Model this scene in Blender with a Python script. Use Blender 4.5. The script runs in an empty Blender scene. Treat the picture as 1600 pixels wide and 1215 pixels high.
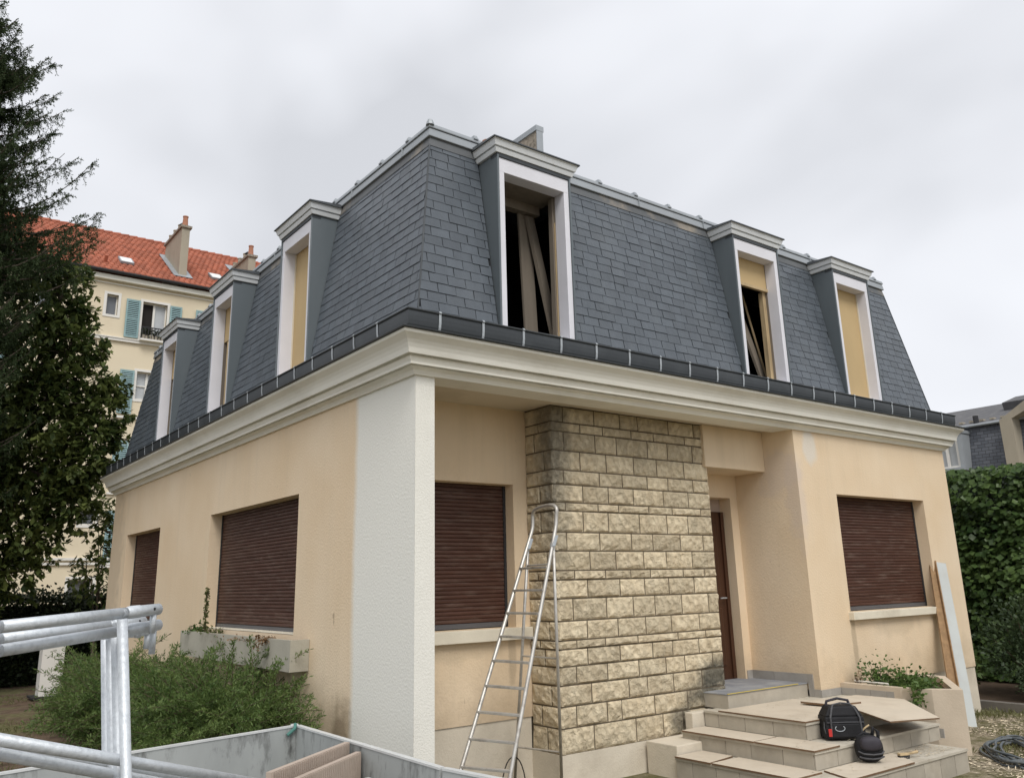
import bpy, bmesh, math, random
import numpy as np
from mathutils import Vector, Matrix
R = math.radians
rng = np.random.default_rng(7)
random.seed(7)
S = bpy.context.scene
COL = S.collection

# ------------------------------------------------------------------ camera
CAM = Vector((-3.6476, -6.1927, 1.65))
cr, cu, cf = Vector((0.79941728, -0.60029189, -0.02411739)), Vector((-0.13675645, -0.22091685, 0.96565699)), Vector((0.585004, 0.76866468, 0.25869854))
cam = bpy.data.cameras.new('camera'); co = bpy.data.objects.new('camera', cam); COL.objects.link(co)
cam.sensor_width = 36; cam.sensor_fit = 'HORIZONTAL'; cam.lens = 1313.41 / 1600 * 36
cam.shift_y = -46.66 / 1600
cam.clip_end = 2000; cam.clip_start = 0.05
m = Matrix.Identity(4)
for i in range(3):
    m[i][0], m[i][1], m[i][2], m[i][3] = cr[i], cu[i], -cf[i], CAM[i]
co.matrix_world = m
S.camera = co

# ------------------------------------------------------------------ light
SUN_EL, SUN_AZ = R(50), R(204)          # azimuth measured from +Y clockwise
w = bpy.data.worlds.new('World'); S.world = w; w.use_nodes = True
nt = w.node_tree; nt.nodes.clear()
N = nt.nodes.new; LK = nt.links.new
sky = N('ShaderNodeTexSky'); sky.sky_type = 'NISHITA'; sky.sun_disc = False
sky.sun_elevation = SUN_EL; sky.sun_rotation = SUN_AZ
tc = N('ShaderNodeTexCoord')
mp = N('ShaderNodeMapping'); mp.inputs['Scale'].default_value = (1.0, 1.0, 1.35); mp.inputs['Location'].default_value = (0.35, 0.1, 0.2)
n1 = N('ShaderNodeTexNoise'); n1.inputs['Scale'].default_value = 1.9; n1.inputs['Detail'].default_value = 3.5; n1.inputs['Roughness'].default_value = 0.5
n1.inputs['Distortion'].default_value = 0.35
rp = N('ShaderNodeValToRGB')
rp.color_ramp.elements[0].position = 0.30; rp.color_ramp.elements[0].color = (5.75, 5.9, 6.25, 1)
rp.color_ramp.elements[1].position = 0.66; rp.color_ramp.elements[1].color = (8.3, 8.5, 8.9, 1)
e = rp.color_ramp.elements.new(0.47); e.color = (7.35, 7.5, 7.9, 1)
mx = N('ShaderNodeMix'); mx.data_type = 'RGBA'; mx.inputs[0].default_value = 0.97
bg = N('ShaderNodeBackground'); bg.inputs['Strength'].default_value = 0.084
wo = N('ShaderNodeOutputWorld')
LK(tc.outputs['Generated'], mp.inputs['Vector']); LK(mp.outputs[0], n1.inputs['Vector']); LK(n1.outputs['Fac'], rp.inputs['Fac'])
LK(sky.outputs['Color'], mx.inputs[6]); LK(rp.outputs['Color'], mx.inputs[7]); LK(mx.outputs[2], bg.inputs['Color']); LK(bg.outputs[0], wo.inputs[0])
sl = bpy.data.lights.new('sun', 'SUN'); sl.energy = 1.5; sl.angle = R(28); sl.color = (1.0, 0.965, 0.92)
so = bpy.data.objects.new('sun', sl); COL.objects.link(so)
so.rotation_euler = (R(90) - SUN_EL, 0, -SUN_AZ + math.pi)
S.view_settings.view_transform = 'Standard'; S.view_settings.look = 'None'
S.view_settings.exposure = 0.52; S.view_settings.gamma = 1; S.view_settings.use_curve_mapping = False
S.cycles.max_bounces = 6; S.cycles.transparent_max_bounces = 6
S.cycles.use_denoising = True

# ------------------------------------------------------------------ materials
def newmat(name):
    mt = bpy.data.materials.new(name); mt.use_nodes = True
    return mt, mt.node_tree, mt.node_tree.nodes['Principled BSDF']
def mat(name, col, rough=0.8, var=0.12, scale=3.0, bump=0.0, bscale=60.0, metal=0.0, isl=0.0, detail=5, spec=0.35, dirt=None, dscale=1.5, damt=0.0, stretch=(1, 1, 1), bdist=0.01):
    """base colour with two octaves of mottling, optional per-piece variation, stains and fine relief"""
    mt, t, b = newmat(name)
    n = t.nodes.new; k = t.links.new
    g = n('ShaderNodeNewGeometry'); 
    mpg = n('ShaderNodeMapping'); mpg.inputs['Scale'].default_value = stretch
    k(g.outputs['Position'], mpg.inputs['Vector'])
    nz = n('ShaderNodeTexNoise'); nz.inputs['Scale'].default_value = scale; nz.inputs['Detail'].default_value = detail; nz.inputs['Roughness'].default_value = 0.6
    k(mpg.outputs[0], nz.inputs['Vector'])
    mr = n('ShaderNodeMapRange'); mr.inputs['From Min'].default_value = 0.25; mr.inputs['From Max'].default_value = 0.75
    mr.inputs['To Min'].default_value = 1 - var; mr.inputs['To Max'].default_value = 1 + var
    k(nz.outputs['Fac'], mr.inputs['Value'])
    val = mr.outputs[0]
    if isl:
        oi = n('ShaderNodeObjectInfo'); ad = n('ShaderNodeMath'); ad.operation = 'ADD'
        k(oi.outputs['Random'], ad.inputs[0]); k(g.outputs['Random Per Island'], ad.inputs[1])
        fr = n('ShaderNodeMath'); fr.operation = 'FRACT'; k(ad.outputs[0], fr.inputs[0])
        m2 = n('ShaderNodeMapRange'); m2.inputs['To Min'].default_value = 1 - isl; m2.inputs['To Max'].default_value = 1 + isl
        k(fr.outputs[0], m2.inputs['Value'])
        mu = n('ShaderNodeMath'); mu.operation = 'MULTIPLY'; k(val, mu.inputs[0]); k(m2.outputs[0], mu.inputs[1]); val = mu.outputs[0]
    vm = n('ShaderNodeVectorMath'); vm.operation = 'SCALE'; vm.inputs[0].default_value = col[:3]
    k(val, vm.inputs['Scale'])
    out = vm.outputs[0]
    if dirt is not None:
        n2 = n('ShaderNodeTexNoise'); n2.inputs['Scale'].default_value = dscale; n2.inputs['Detail'].default_value = 8; n2.inputs['Roughness'].default_value = 0.65
        k(mpg.outputs[0], n2.inputs['Vector'])
        r2 = n('ShaderNodeMapRange'); r2.inputs['From Min'].default_value = 0.5; r2.inputs['From Max'].default_value = 0.75; r2.inputs['To Max'].default_value = damt
        k(n2.outputs['Fac'], r2.inputs['Value'])
        m3 = n('ShaderNodeMix'); m3.data_type = 'RGBA'; k(r2.outputs[0], m3.inputs[0]); k(out, m3.inputs[6]); m3.inputs[7].default_value = (*dirt, 1); out = m3.outputs[2]
    k(out, b.inputs['Base Color'])
    b.inputs['Roughness'].default_value = rough; b.inputs['Metallic'].default_value = metal
    b.inputs['Specular IOR Level'].default_value = spec
    if bump:
        n4 = n('ShaderNodeTexNoise'); n4.inputs['Scale'].default_value = bscale; n4.inputs['Detail'].default_value = 5; n4.inputs['Roughness'].default_value = 0.65
        k(mpg.outputs[0], n4.inputs['Vector'])
        bp = n('ShaderNodeBump'); bp.inputs['Strength'].default_value = bump; bp.inputs['Distance'].default_value = bdist
        k(n4.outputs['Fac'], bp.inputs['Height']); k(bp.outputs[0], b.inputs['Normal'])
    return mt

ORANGE = (0.60, 0.425, 0.225)
def plaster(name, white_band):
    """old orange render, drip streaks and small stains; the left wall carries the strip of fresh white primer"""
    mt, t, b = newmat(name); n = t.nodes.new; k = t.links.new
    g = n('ShaderNodeNewGeometry'); sp = n('ShaderNodeSeparateXYZ'); k(g.outputs['Position'], sp.inputs[0])
    nz = n('ShaderNodeTexNoise'); nz.inputs['Scale'].default_value = 0.9; nz.inputs['Detail'].default_value = 6; k(g.outputs['Position'], nz.inputs['Vector'])
    rp = n('ShaderNodeValToRGB'); rp.color_ramp.elements[0].position = 0.3; rp.color_ramp.elements[1].position = 0.72
    rp.color_ramp.elements[0].color = (0.725, 0.565, 0.38, 1); rp.color_ramp.elements[1].color = (0.79, 0.65, 0.475, 1)
    k(nz.outputs['Fac'], rp.inputs['Fac']); out = rp.outputs['Color']
    # vertical rain streaks
    mp = n('ShaderNodeMapping'); mp.inputs['Scale'].default_value = (5, 5, 0.35); k(g.outputs['Position'], mp.inputs['Vector'])
    n2 = n('ShaderNodeTexNoise'); n2.inputs['Scale'].default_value = 1.4; n2.inputs['Detail'].default_value = 7; n2.inputs['Roughness'].default_value = 0.7; k(mp.outputs[0], n2.inputs['Vector'])
    r2 = n('ShaderNodeMapRange'); r2.inputs['From Min'].default_value = 0.50; r2.inputs['From Max'].default_value = 0.76; r2.inputs['To Max'].default_value = 0.20
    k(n2.outputs['Fac'], r2.inputs['Value'])
    m1 = n('ShaderNodeMix'); m1.data_type = 'RGBA'; k(r2.outputs[0], m1.inputs[0]); k(out, m1.inputs[6]); m1.inputs[7].default_value = (0.50, 0.42, 0.30, 1); out = m1.outputs[2]
    # splash dirt rising from the ground, ragged upper edge
    ns = n('ShaderNodeTexNoise'); ns.inputs['Scale'].default_value = 2.6; ns.inputs['Detail'].default_value = 8; ns.inputs['Roughness'].default_value = 0.7; k(g.outputs['Position'], ns.inputs['Vector'])
    sa = n('ShaderNodeMath'); sa.operation = 'MULTIPLY_ADD'; sa.inputs[1].default_value = -1.3; k(ns.outputs['Fac'], sa.inputs[0]); k(sp.outputs['Z'], sa.inputs[2])
    sr = n('ShaderNodeMapRange'); sr.inputs['From Min'].default_value = -0.75; sr.inputs['From Max'].default_value = 0.12; sr.inputs['To Min'].default_value = 0.72; sr.inputs['To Max'].default_value = 0; k(sa.outputs[0], sr.inputs['Value'])
    ms_ = n('ShaderNodeMix'); ms_.data_type = 'RGBA'; k(sr.outputs[0], ms_.inputs[0]); k(out, ms_.inputs[6]); ms_.inputs[7].default_value = (0.33, 0.25, 0.16, 1); out = ms_.outputs[2]
    # small dark nicks and pale filler specks
    for sc, lo, c in ((9.0, 0.735, (0.20, 0.15, 0.10, 1)), (6.0, 0.75, (0.68, 0.62, 0.52, 1))):
        vn = n('ShaderNodeTexNoise'); vn.inputs['Scale'].default_value = sc; vn.inputs['Detail'].default_value = 3
        mp2 = n('ShaderNodeMapping'); mp2.inputs['Scale'].default_value = (1, 1, 0.45); mp2.inputs['Location'].default_value = (sc, 3, 1); k(g.outputs['Position'], mp2.inputs['Vector']); k(mp2.outputs[0], vn.inputs['Vector'])
        rr = n('ShaderNodeMapRange'); rr.inputs['From Min'].default_value = lo; rr.inputs['From Max'].default_value = lo + 0.05; rr.inputs['To Max'].default_value = 0.55
        k(vn.outputs['Fac'], rr.inputs['Value'])
        m2 = n('ShaderNodeMix'); m2.data_type = 'RGBA'; k(rr.outputs[0], m2.inputs[0]); k(out, m2.inputs[6]); m2.inputs[7].default_value = c; out = m2.outputs[2]
    if white_band == 'y':          # primer strip next to the corner, fuzzy roller edge
        ne = n('ShaderNodeTexNoise'); ne.inputs['Scale'].default_value = 2.2; ne.inputs['Detail'].default_value = 6; k(g.outputs['Position'], ne.inputs['Vector'])
        a = n('ShaderNodeMath'); a.operation = 'MULTIPLY_ADD'; a.inputs[1].default_value = 0.09; k(ne.outputs['Fac'], a.inputs[0]); k(sp.outputs['Y'], a.inputs[2])
        rr = n('ShaderNodeMapRange'); rr.inputs['From Min'].default_value = 1.10; rr.inputs['From Max'].default_value = 1.19; rr.inputs['To Min'].default_value = 1; rr.inputs['To Max'].default_value = 0
        k(a.outputs[0], rr.inputs['Value'])
        m2 = n('ShaderNodeMix'); m2.data_type = 'RGBA'; k(rr.outputs[0], m2.inputs[0]); k(out, m2.inputs[6]); m2.inputs[7].default_value = (0.80, 0.79, 0.725, 1); out = m2.outputs[2]
    PT = {'patch': ((5.78, 0, 3.27, 0.15, 0.24, 0.75, (0.70, 0.66, 0.59, 1)), (5.45, 0.30, 2.95, 0.30, 0.30, 0.55, (0.64, 0.54, 0.46, 1)), (5.45, 0.05, 2.55, 0.14, 0.55, 0.5, (0.64, 0.54, 0.46, 1)), (6.26, 0, 0.92, 0.05, 0.42, 0.5, (0.34, 0.27, 0.18, 1)), (8.50, 0, 0.95, 0.05, 0.36, 0.45, (0.34, 0.27, 0.18, 1)), (7.3, 0, 1.02, 0.55, 0.14, 0.3, (0.42, 0.34, 0.23, 1))),
          'y': ((0, 1.3, 0.15, 0.22, 0.55, 0.75, (0.27, 0.20, 0.13, 1)), (0, 1.6, -0.1, 0.5, 0.4, 0.6, (0.30, 0.23, 0.15, 1)), (0, 2.5, 0.75, 0.05, 0.35, 0.4, (0.38, 0.30, 0.20, 1)), (0, 10.6, 2.2, 0.5, 1.3, 0.35, (0.40, 0.33, 0.24, 1))), None: ((1.7, 0.95, 1.0, 0.05, 0.3, 0.45, (0.36, 0.28, 0.19, 1)), (1.0, 0.95, 1.05, 0.6, 0.12, 0.35, (0.42, 0.34, 0.23, 1)))}
    if True:      # filler patches on the bay and its return, plus softer brown patches per wall
        for (cx, cy, cz, rx, rz, st, c) in PT[white_band]:
            mm = n('ShaderNodeVectorMath'); mm.operation = 'SUBTRACT'; mm.inputs[1].default_value = (cx, cy, cz); k(g.outputs['Position'], mm.inputs[0])
            ms = n('ShaderNodeVectorMath'); ms.operation = 'MULTIPLY'; ms.inputs[1].default_value = (1 / rx, 1 / rx, 1 / rz); k(mm.outputs[0], ms.inputs[0])
            ln = n('ShaderNodeVectorMath'); ln.operation = 'LENGTH'; k(ms.outputs[0], ln.inputs[0])
            ne = n('ShaderNodeTexNoise'); ne.inputs['Scale'].default_value = 5; ne.inputs['Detail'].default_value = 6; k(g.outputs['Position'], ne.inputs['Vector'])
            ad = n('ShaderNodeMath'); ad.operation = 'MULTIPLY_ADD'; ad.inputs[1].default_value = 1.5; k(ne.outputs['Fac'], ad.inputs[0]); k(ln.outputs['Value'], ad.inputs[2])
            rr = n('ShaderNodeMapRange'); rr.inputs['From Min'].default_value = 1.45; rr.inputs['From Max'].default_value = 1.95; rr.inputs['To Min'].default_value = st; rr.inputs['To Max'].default_value = 0
            k(ad.outputs[0], rr.inputs['Value'])
            m2 = n('ShaderNodeMix'); m2.data_type = 'RGBA'; k(rr.outputs[0], m2.inputs[0]); k(out, m2.inputs[6]); m2.inputs[7].default_value = c; out = m2.outputs[2]
    k(out, b.inputs['Base Color']); b.inputs['Roughness'].default_value = 0.9; b.inputs['Specular IOR Level'].default_value = 0.2
    n4 = n('ShaderNodeTexNoise'); n4.inputs['Scale'].default_value = 48; n4.inputs['Detail'].default_value = 5; k(g.outputs['Position'], n4.inputs['Vector'])
    bp = n('ShaderNodeBump'); bp.inputs['Strength'].default_value = 0.42; bp.inputs['Distance'].default_value = 0.009
    k(n4.outputs['Fac'], bp.inputs['Height']); k(bp.outputs[0], b.inputs['Normal'])
    return mt

def stone_mat():
    mt, t, b = newmat('limestone'); n = t.nodes.new; k = t.links.new
    g = n('ShaderNodeNewGeometry'); oi = n('ShaderNodeObjectInfo'); sp = n('ShaderNodeSeparateXYZ'); k(g.outputs['Position'], sp.inputs[0])
    nz = n('ShaderNodeTexNoise'); nz.inputs['Scale'].default_value = 7; nz.inputs['Detail'].default_value = 8; nz.inputs['Roughness'].default_value = 0.68; k(g.outputs['Position'], nz.inputs['Vector'])
    rp = n('ShaderNodeValToRGB'); rp.color_ramp.elements[0].position = 0.3; rp.color_ramp.elements[1].position = 0.68
    rp.color_ramp.elements[0].color = (0.585, 0.48, 0.325, 1); rp.color_ramp.elements[1].color = (0.79, 0.685, 0.495, 1)
    k(nz.outputs['Fac'], rp.inputs['Fac']); out = rp.outputs['Color']
    hv = n('ShaderNodeMapRange'); hv.inputs['To Min'].default_value = 0.84; hv.inputs['To Max'].default_value = 1.14; k(oi.outputs['Random'], hv.inputs['Value'])
    vm = n('ShaderNodeVectorMath'); vm.operation = 'SCALE'; k(out, vm.inputs[0]); k(hv.outputs[0], vm.inputs['Scale']); out = vm.outputs[0]
    def stain(cx, cy, cz, rx, ry, rz, lo, hi, amt, c):
        nonlocal out
        mm = n('ShaderNodeVectorMath'); mm.operation = 'SUBTRACT'; mm.inputs[1].default_value = (cx, cy, cz); k(g.outputs['Position'], mm.inputs[0])
        ms = n('ShaderNodeVectorMath'); ms.operation = 'MULTIPLY'; ms.inputs[1].default_value = (1 / rx, 1 / ry, 1 / rz); k(mm.outputs[0], ms.inputs[0])
        ln = n('ShaderNodeVectorMath'); ln.operation = 'LENGTH'; k(ms.outputs[0], ln.inputs[0])
        ne = n('ShaderNodeTexNoise'); ne.inputs['Scale'].default_value = 6; ne.inputs['Detail'].default_value = 9; ne.inputs['Roughness'].default_value = 0.72; k(g.outputs['Position'], ne.inputs['Vector'])
        ad = n('ShaderNodeMath'); ad.operation = 'MULTIPLY_ADD'; ad.inputs[1].default_value = 1.6; k(ne.outputs['Fac'], ad.inputs[0]); k(ln.outputs['Value'], ad.inputs[2])
        rr = n('ShaderNodeMapRange'); rr.inputs['From Min'].default_value = lo; rr.inputs['From Max'].default_value = hi; rr.inputs['To Min'].default_value = amt; rr.inputs['To Max'].default_value = 0
        k(ad.outputs[0], rr.inputs['Value'])
        m2 = n('ShaderNodeMix'); m2.data_type = 'RGBA'; k(rr.outputs[0], m2.inputs[0]); k(out, m2.inputs[6]); m2.inputs[7].default_value = (*c, 1); out = m2.outputs[2]
    stain(1.94, 0.5, 3.3, 0.27, 0.27, 1.5, 1.2, 2.0, 0.72, (0.125, 0.122, 0.105))
    stain(3.2, 0.48, 3.6, 1.9, 1, 0.5, 1.3, 2.1, 0.34, (0.30, 0.25, 0.175))
    stain(4.25, 0.48, 0.62, 0.42, 1, 0.20, 1.2, 1.9, 0.85, (0.07, 0.072, 0.062))
    stain(4.05, 0.48, 0.42, 0.50, 1, 0.15, 1.2, 1.9, 0.8, (0.07, 0.072, 0.062))
    stain(3.6, 0.48, 0.2, 0.22, 1, 0.2, 1.2, 1.9, 0.7, (0.09, 0.09, 0.075))
    n3 = n('ShaderNodeTexNoise'); n3.inputs['Scale'].default_value = 2.3; n3.inputs['Detail'].default_value = 9; n3.inputs['Roughness'].default_value = 0.75; k(g.outputs['Position'], n3.inputs['Vector'])
    r3 = n('ShaderNodeMapRange'); r3.inputs['From Min'].default_value = 0.55; r3.inputs['From Max'].default_value = 0.72; r3.inputs['To Max'].default_value = 0.5; k(n3.outputs['Fac'], r3.inputs['Value'])
    m3 = n('ShaderNodeMix'); m3.data_type = 'RGBA'; k(r3.outputs[0], m3.inputs[0]); k(out, m3.inputs[6]); m3.inputs[7].default_value = (0.27, 0.235, 0.17, 1); out = m3.outputs[2]
    k(out, b.inputs['Base Color']); b.inputs['Roughness'].default_value = 0.95; b.inputs['Specular IOR Level'].default_value = 0.15
    n4 = n('ShaderNodeTexNoise'); n4.inputs['Scale'].default_value = 19; n4.inputs['Detail'].default_value = 7; n4.inputs['Roughness'].default_value = 0.7; n4.inputs['Distortion'].default_value = 0.5; k(g.outputs['Position'], n4.inputs['Vector'])
    n5 = n('ShaderNodeTexVoronoi'); n5.feature = 'SMOOTH_F1'; n5.inputs['Scale'].default_value = 13; n5.inputs['Smoothness'].default_value = 0.15
    dv = n('ShaderNodeVectorMath'); dv.operation = 'MULTIPLY_ADD'; k(n4.outputs['Color'], dv.inputs[0]); dv.inputs[1].default_value = (.09, .09, .09); k(g.outputs['Position'], dv.inputs[2]); k(dv.outputs[0], n5.inputs['Vector'])
    hs = n('ShaderNodeMath'); hs.operation = 'MULTIPLY_ADD'; hs.inputs[1].default_value = 0.9; k(n5.outputs['Distance'], hs.inputs[0]); k(n4.outputs['Fac'], hs.inputs[2])
    bp = n('ShaderNodeBump'); bp.inputs['Strength'].default_value = 1.0; bp.inputs['Distance'].default_value = 0.032
    k(hs.outputs[0], bp.inputs['Height']); k(bp.outputs[0], b.inputs['Normal'])
    return mt

def leafmat(name, c0, c1, trans=0.35, rough=0.5, spec=0.3):
    mt, t, b = newmat(name); n = t.nodes.new; k = t.links.new
    g = n('ShaderNodeNewGeometry'); rp = n('ShaderNodeValToRGB'); rp.color_ramp.elements[0].position = .15; rp.color_ramp.elements[0].color = (*c0, 1); rp.color_ramp.elements[1].color = (*c1, 1)
    nz = n('ShaderNodeTexNoise'); nz.inputs['Scale'].default_value = 1.6; nz.inputs['Detail'].default_value = 3; k(g.outputs['Position'], nz.inputs['Vector'])
    a = n('ShaderNodeMath'); a.operation = 'MULTIPLY_ADD'; a.inputs[1].default_value = 0.5; k(g.outputs['Random Per Island'], a.inputs[0])
    s = n('ShaderNodeMapRange'); s.inputs['From Min'].default_value = 0.3; s.inputs['From Max'].default_value = 0.7; s.inputs['To Max'].default_value = 0.5; k(nz.outputs['Fac'], s.inputs['Value']); k(s.outputs[0], a.inputs[2])
    k(a.outputs[0], rp.inputs['Fac'])
    k(rp.outputs['Color'], b.inputs['Base Color']); b.inputs['Roughness'].default_value = rough; b.inputs['Specular IOR Level'].default_value = spec
    tr = n('ShaderNodeBsdfTranslucent'); k(rp.outputs['Color'], tr.inputs['Color'])
    ms = n('ShaderNodeMixShader'); ms.inputs[0].default_value = trans; o = t.nodes['Material Output']
    k(b.outputs[0], ms.inputs[1]); k(tr.outputs[0], ms.inputs[2]); k(ms.outputs[0], o.inputs[0])
    return mt

M = {}
M['plaster'] = plaster('render_orange', None)
M['plaster_left'] = plaster('render_left', 'y')
M['plaster_bay'] = plaster('render_bay', 'patch')
M['primer'] = mat('white_primer', (0.80, 0.785, 0.715), 0.92, 0.05, 2.5, 0.5, 55, bdist=0.012, spec=0.2)
M['plinth'] = mat('plinth_render', (0.64, 0.575, 0.465), 0.92, 0.10, 2.0, 0.45, 45, dirt=(0.30, 0.24, 0.17), dscale=1.4, damt=0.5)
M['cornice'] = mat('cream_paint', (0.83, 0.81, 0.725), 0.75, 0.04, 1.5, 0.12, 25, dirt=(0.50, 0.46, 0.38), dscale=1.1, damt=0.4, stretch=(1, 1, 3))
M['soffit'] = mat('soffit_render', (0.66, 0.58, 0.45), 0.9, 0.07, 1.2, 0.3, 40, dirt=(0.32, 0.27, 0.20), dscale=1.0, damt=0.45)
M['slate'] = mat('slate', (0.086, 0.101, 0.118), 0.42, 0.14, 7, 0.35, 30, isl=0.13, spec=0.5, stretch=(1, 1, 0.6), dirt=(0.14, 0.155, 0.165), dscale=2.2, damt=0.35)
M['deck'] = mat('roof_underlay', (0.018, 0.02, 0.022), 0.95, 0.1)
M['zinc'] = mat('zinc', (0.34, 0.365, 0.385), 0.48, 0.08, 1.6, 0.05, 12, metal=0.25, dirt=(0.24, 0.26, 0.275), dscale=1.2, damt=0.45)
M['zinc_dark'] = mat('zinc_dark', (0.052, 0.058, 0.063), 0.42, 0.12, 2.0, 0.06, 10, metal=0.25, dirt=(0.10, 0.11, 0.115), dscale=1.8, damt=0.5)
M['zinc_cheek'] = mat('zinc_cheek', (0.125, 0.147, 0.16), 0.5, 0.06, 1.4, 0.06, 8, metal=0.2, dirt=(0.19, 0.21, 0.22), dscale=1.3, damt=0.35, stretch=(1, 1, 0.25))
M['zinc_light'] = mat('galvanised_strap', (0.42, 0.45, 0.47), 0.45, 0.1, 8, metal=0.3)
M['flash'] = mat('lead_flashing', (0.115, 0.122, 0.128), 0.6, 0.15, 1.5, 0.12, 14, dirt=(0.33, 0.285, 0.225), dscale=1.0, damt=1.5, detail=3)
M['frame'] = mat('dormer_paint', (0.72, 0.72, 0.765), 0.6, 0.05, 2.5, 0.10, 30)
M['frame_trim'] = mat('dormer_cornice_paint', (0.76, 0.785, 0.80), 0.6, 0.05, 3, 0.05, 20, dirt=(0.5, 0.51, 0.51), dscale=2.0, damt=0.3)
M['boardY'] = mat('beige_panel', (0.52, 0.385, 0.205), 0.8, 0.08, 1.6, 0.12, 30, stretch=(1, 1, 0.4))
M['timber'] = mat('raw_timber', (0.50, 0.38, 0.22), 0.8, 0.14, 4, 0.25, 30, stretch=(3, 3, 0.4), dirt=(0.14, 0.10, 0.06), dscale=3, damt=0.6)
M['oldboard'] = mat('grey_board', (0.20, 0.17, 0.135), 0.85, 0.16, 3, 0.25, 30, stretch=(3, 3, 0.4))
M['dark'] = mat('attic_dark', (0.02, 0.017, 0.015), 0.95)  # unlit depth put into a near-black colour
M['shutter'] = mat('brown_slat', (0.074, 0.033, 0.022), 0.55, 0.18, 3.2, 0.06, 40, isl=0.12, spec=0.3, dirt=(0.20, 0.145, 0.115), dscale=3.4, damt=0.5, stretch=(1.0, 1.0, 6))
M['shutter_rail'] = mat('grey_bottom_rail', (0.10, 0.10, 0.105), 0.5, 0.1, 5)
M['sill'] = mat('sill_stone', (0.72, 0.66, 0.53), 0.85, 0.08, 3, 0.2, 40, dirt=(0.33, 0.28, 0.2), dscale=2, damt=0.4)
M['stone'] = stone_mat()
M['mortar'] = mat('dark_joint', (0.12, 0.095, 0.065), 0.95, 0.2, 6)
M['door'] = mat('door_wood', (0.060, 0.026, 0.014), 0.4, 0.25, 4, 0.1, 30, stretch=(4, 4, 0.4))
M['pinkish'] = mat('inner_render', (0.42, 0.33, 0.27), 0.9, 0.08, 2, 0.3, 45)
M['tile'] = mat('step_tile', (0.42, 0.38, 0.31), 0.8, 0.14, 4, 0.15, 40, isl=0.10, dirt=(0.24, 0.20, 0.15), dscale=2.5, damt=0.55)
M['tilegrey'] = mat('skirting_tile', (0.34, 0.32, 0.29), 0.75, 0.15, 4, 0.12, 40, isl=0.10, dirt=(0.2, 0.18, 0.15), dscale=3, damt=0.5)
M['tread'] = mat('dusty_tread', (0.50, 0.46, 0.38), 0.9, 0.15, 3, 0.3, 50, dirt=(0.28, 0.23, 0.16), dscale=4, damt=0.6)
M['slab'] = mat('door_slab', (0.25, 0.26, 0.28), 0.7, 0.2, 3, 0.2, 30, dirt=(0.42, 0.42, 0.40), dscale=3, damt=0.7)
M['yellow'] = mat('yellow_tape', (0.62, 0.48, 0.10), 0.6, 0.15, 9)
M['boardtop'] = mat('board_face', (0.57, 0.50, 0.40), 0.88, 0.08, 2.0, 0.08, 40, dirt=(0.40, 0.33, 0.24), dscale=2.2, damt=0.5)
M['boardedge'] = mat('board_edge', (0.17, 0.105, 0.06), 0.9, 0.25, 14)
M['planter'] = mat('planter_render', (0.57, 0.48, 0.37), 0.9, 0.08, 1.8, 0.3, 40, dirt=(0.36, 0.29, 0.21), dscale=1.6, damt=0.45)
M['trough'] = mat('trough_render', (0.42, 0.395, 0.325), 0.92, 0.1, 2.2, 0.3, 40, dirt=(0.22, 0.20, 0.15), dscale=1.7, damt=0.6)
M['soil'] = mat('soil', (0.075, 0.05, 0.032), 0.95, 0.3, 8, 0.7, 30)
M['alu'] = mat('aluminium', (0.56, 0.54, 0.50), 0.42, 0.14, 14, 0.06, 60, metal=0.55, dirt=(0.25, 0.21, 0.17), dscale=9, damt=0.75)
M['galv'] = mat('galvanised_tube', (0.60, 0.635, 0.665), 0.45, 0.10, 40, 0.22, 90, metal=0.35, dirt=(0.40, 0.43, 0.46), dscale=45, damt=0.8)
M['galvdark'] = mat('tube_hole', (0.03, 0.03, 0.03), 0.9)
M['trailer'] = mat('trailer_side', (0.36, 0.375, 0.365), 0.65, 0.14, 2.2, 0.15, 25, metal=0.1, dirt=(0.085, 0.085, 0.08), dscale=6.5, damt=1.2, stretch=(1.3, 1.3, 0.5))
M['trailer_rim'] = mat('trailer_rim', (0.62, 0.63, 0.62), 0.45, 0.1, 6, metal=0.2)
M['strap'] = mat('green_strap', (0.07, 0.19, 0.16), 0.7, 0.1, 8)
M['bucket'] = mat('grey_plastic', (0.085, 0.09, 0.095), 0.5, 0.12, 5)
M['ribbed'] = mat('ribbed_panel', (0.42, 0.345, 0.285), 0.85, 0.1, 4, 0.1, 40, dirt=(0.28, 0.22, 0.17), dscale=3, damt=0.5)
M['bagblack'] = mat('black_nylon', (0.012, 0.012, 0.014), 0.7, 0.3, 14, 0.35, 90)
M['baggrey'] = mat('grey_webbing', (0.075, 0.075, 0.08), 0.7, 0.2, 12, 0.2, 90)
M['bagpurple'] = mat('charcoal_fabric', (0.040, 0.036, 0.045), 0.65, 0.2, 12, 0.3, 90)
M['red'] = mat('red_tag', (0.50, 0.035, 0.03), 0.5, 0.1, 10)
M['paper'] = mat('white_paper', (0.75, 0.75, 0.74), 0.8, 0.03)
M['hose'] = mat('dusty_hose', (0.11, 0.125, 0.135), 0.65, 0.2, 7, dirt=(0.26, 0.25, 0.22), dscale=6, damt=0.6)
M['cable'] = mat('black_cable', (0.035, 0.03, 0.025), 0.6)
M['plankface'] = mat('white_faced_plank', (0.48, 0.505, 0.49), 0.65, 0.06, 2, 0.05, 20, dirt=(0.38, 0.36, 0.32), dscale=2.5, damt=0.4)
M['plankedge'] = mat('chipboard_edge', (0.30, 0.19, 0.10), 0.9, 0.3, 16, 0.3, 60)
M['cream'] = mat('cream_facade', (0.70, 0.61, 0.45), 0.9, 0.04, 0.5, 0.15, 20, dirt=(0.48, 0.40, 0.28), dscale=0.4, damt=0.35)
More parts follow.
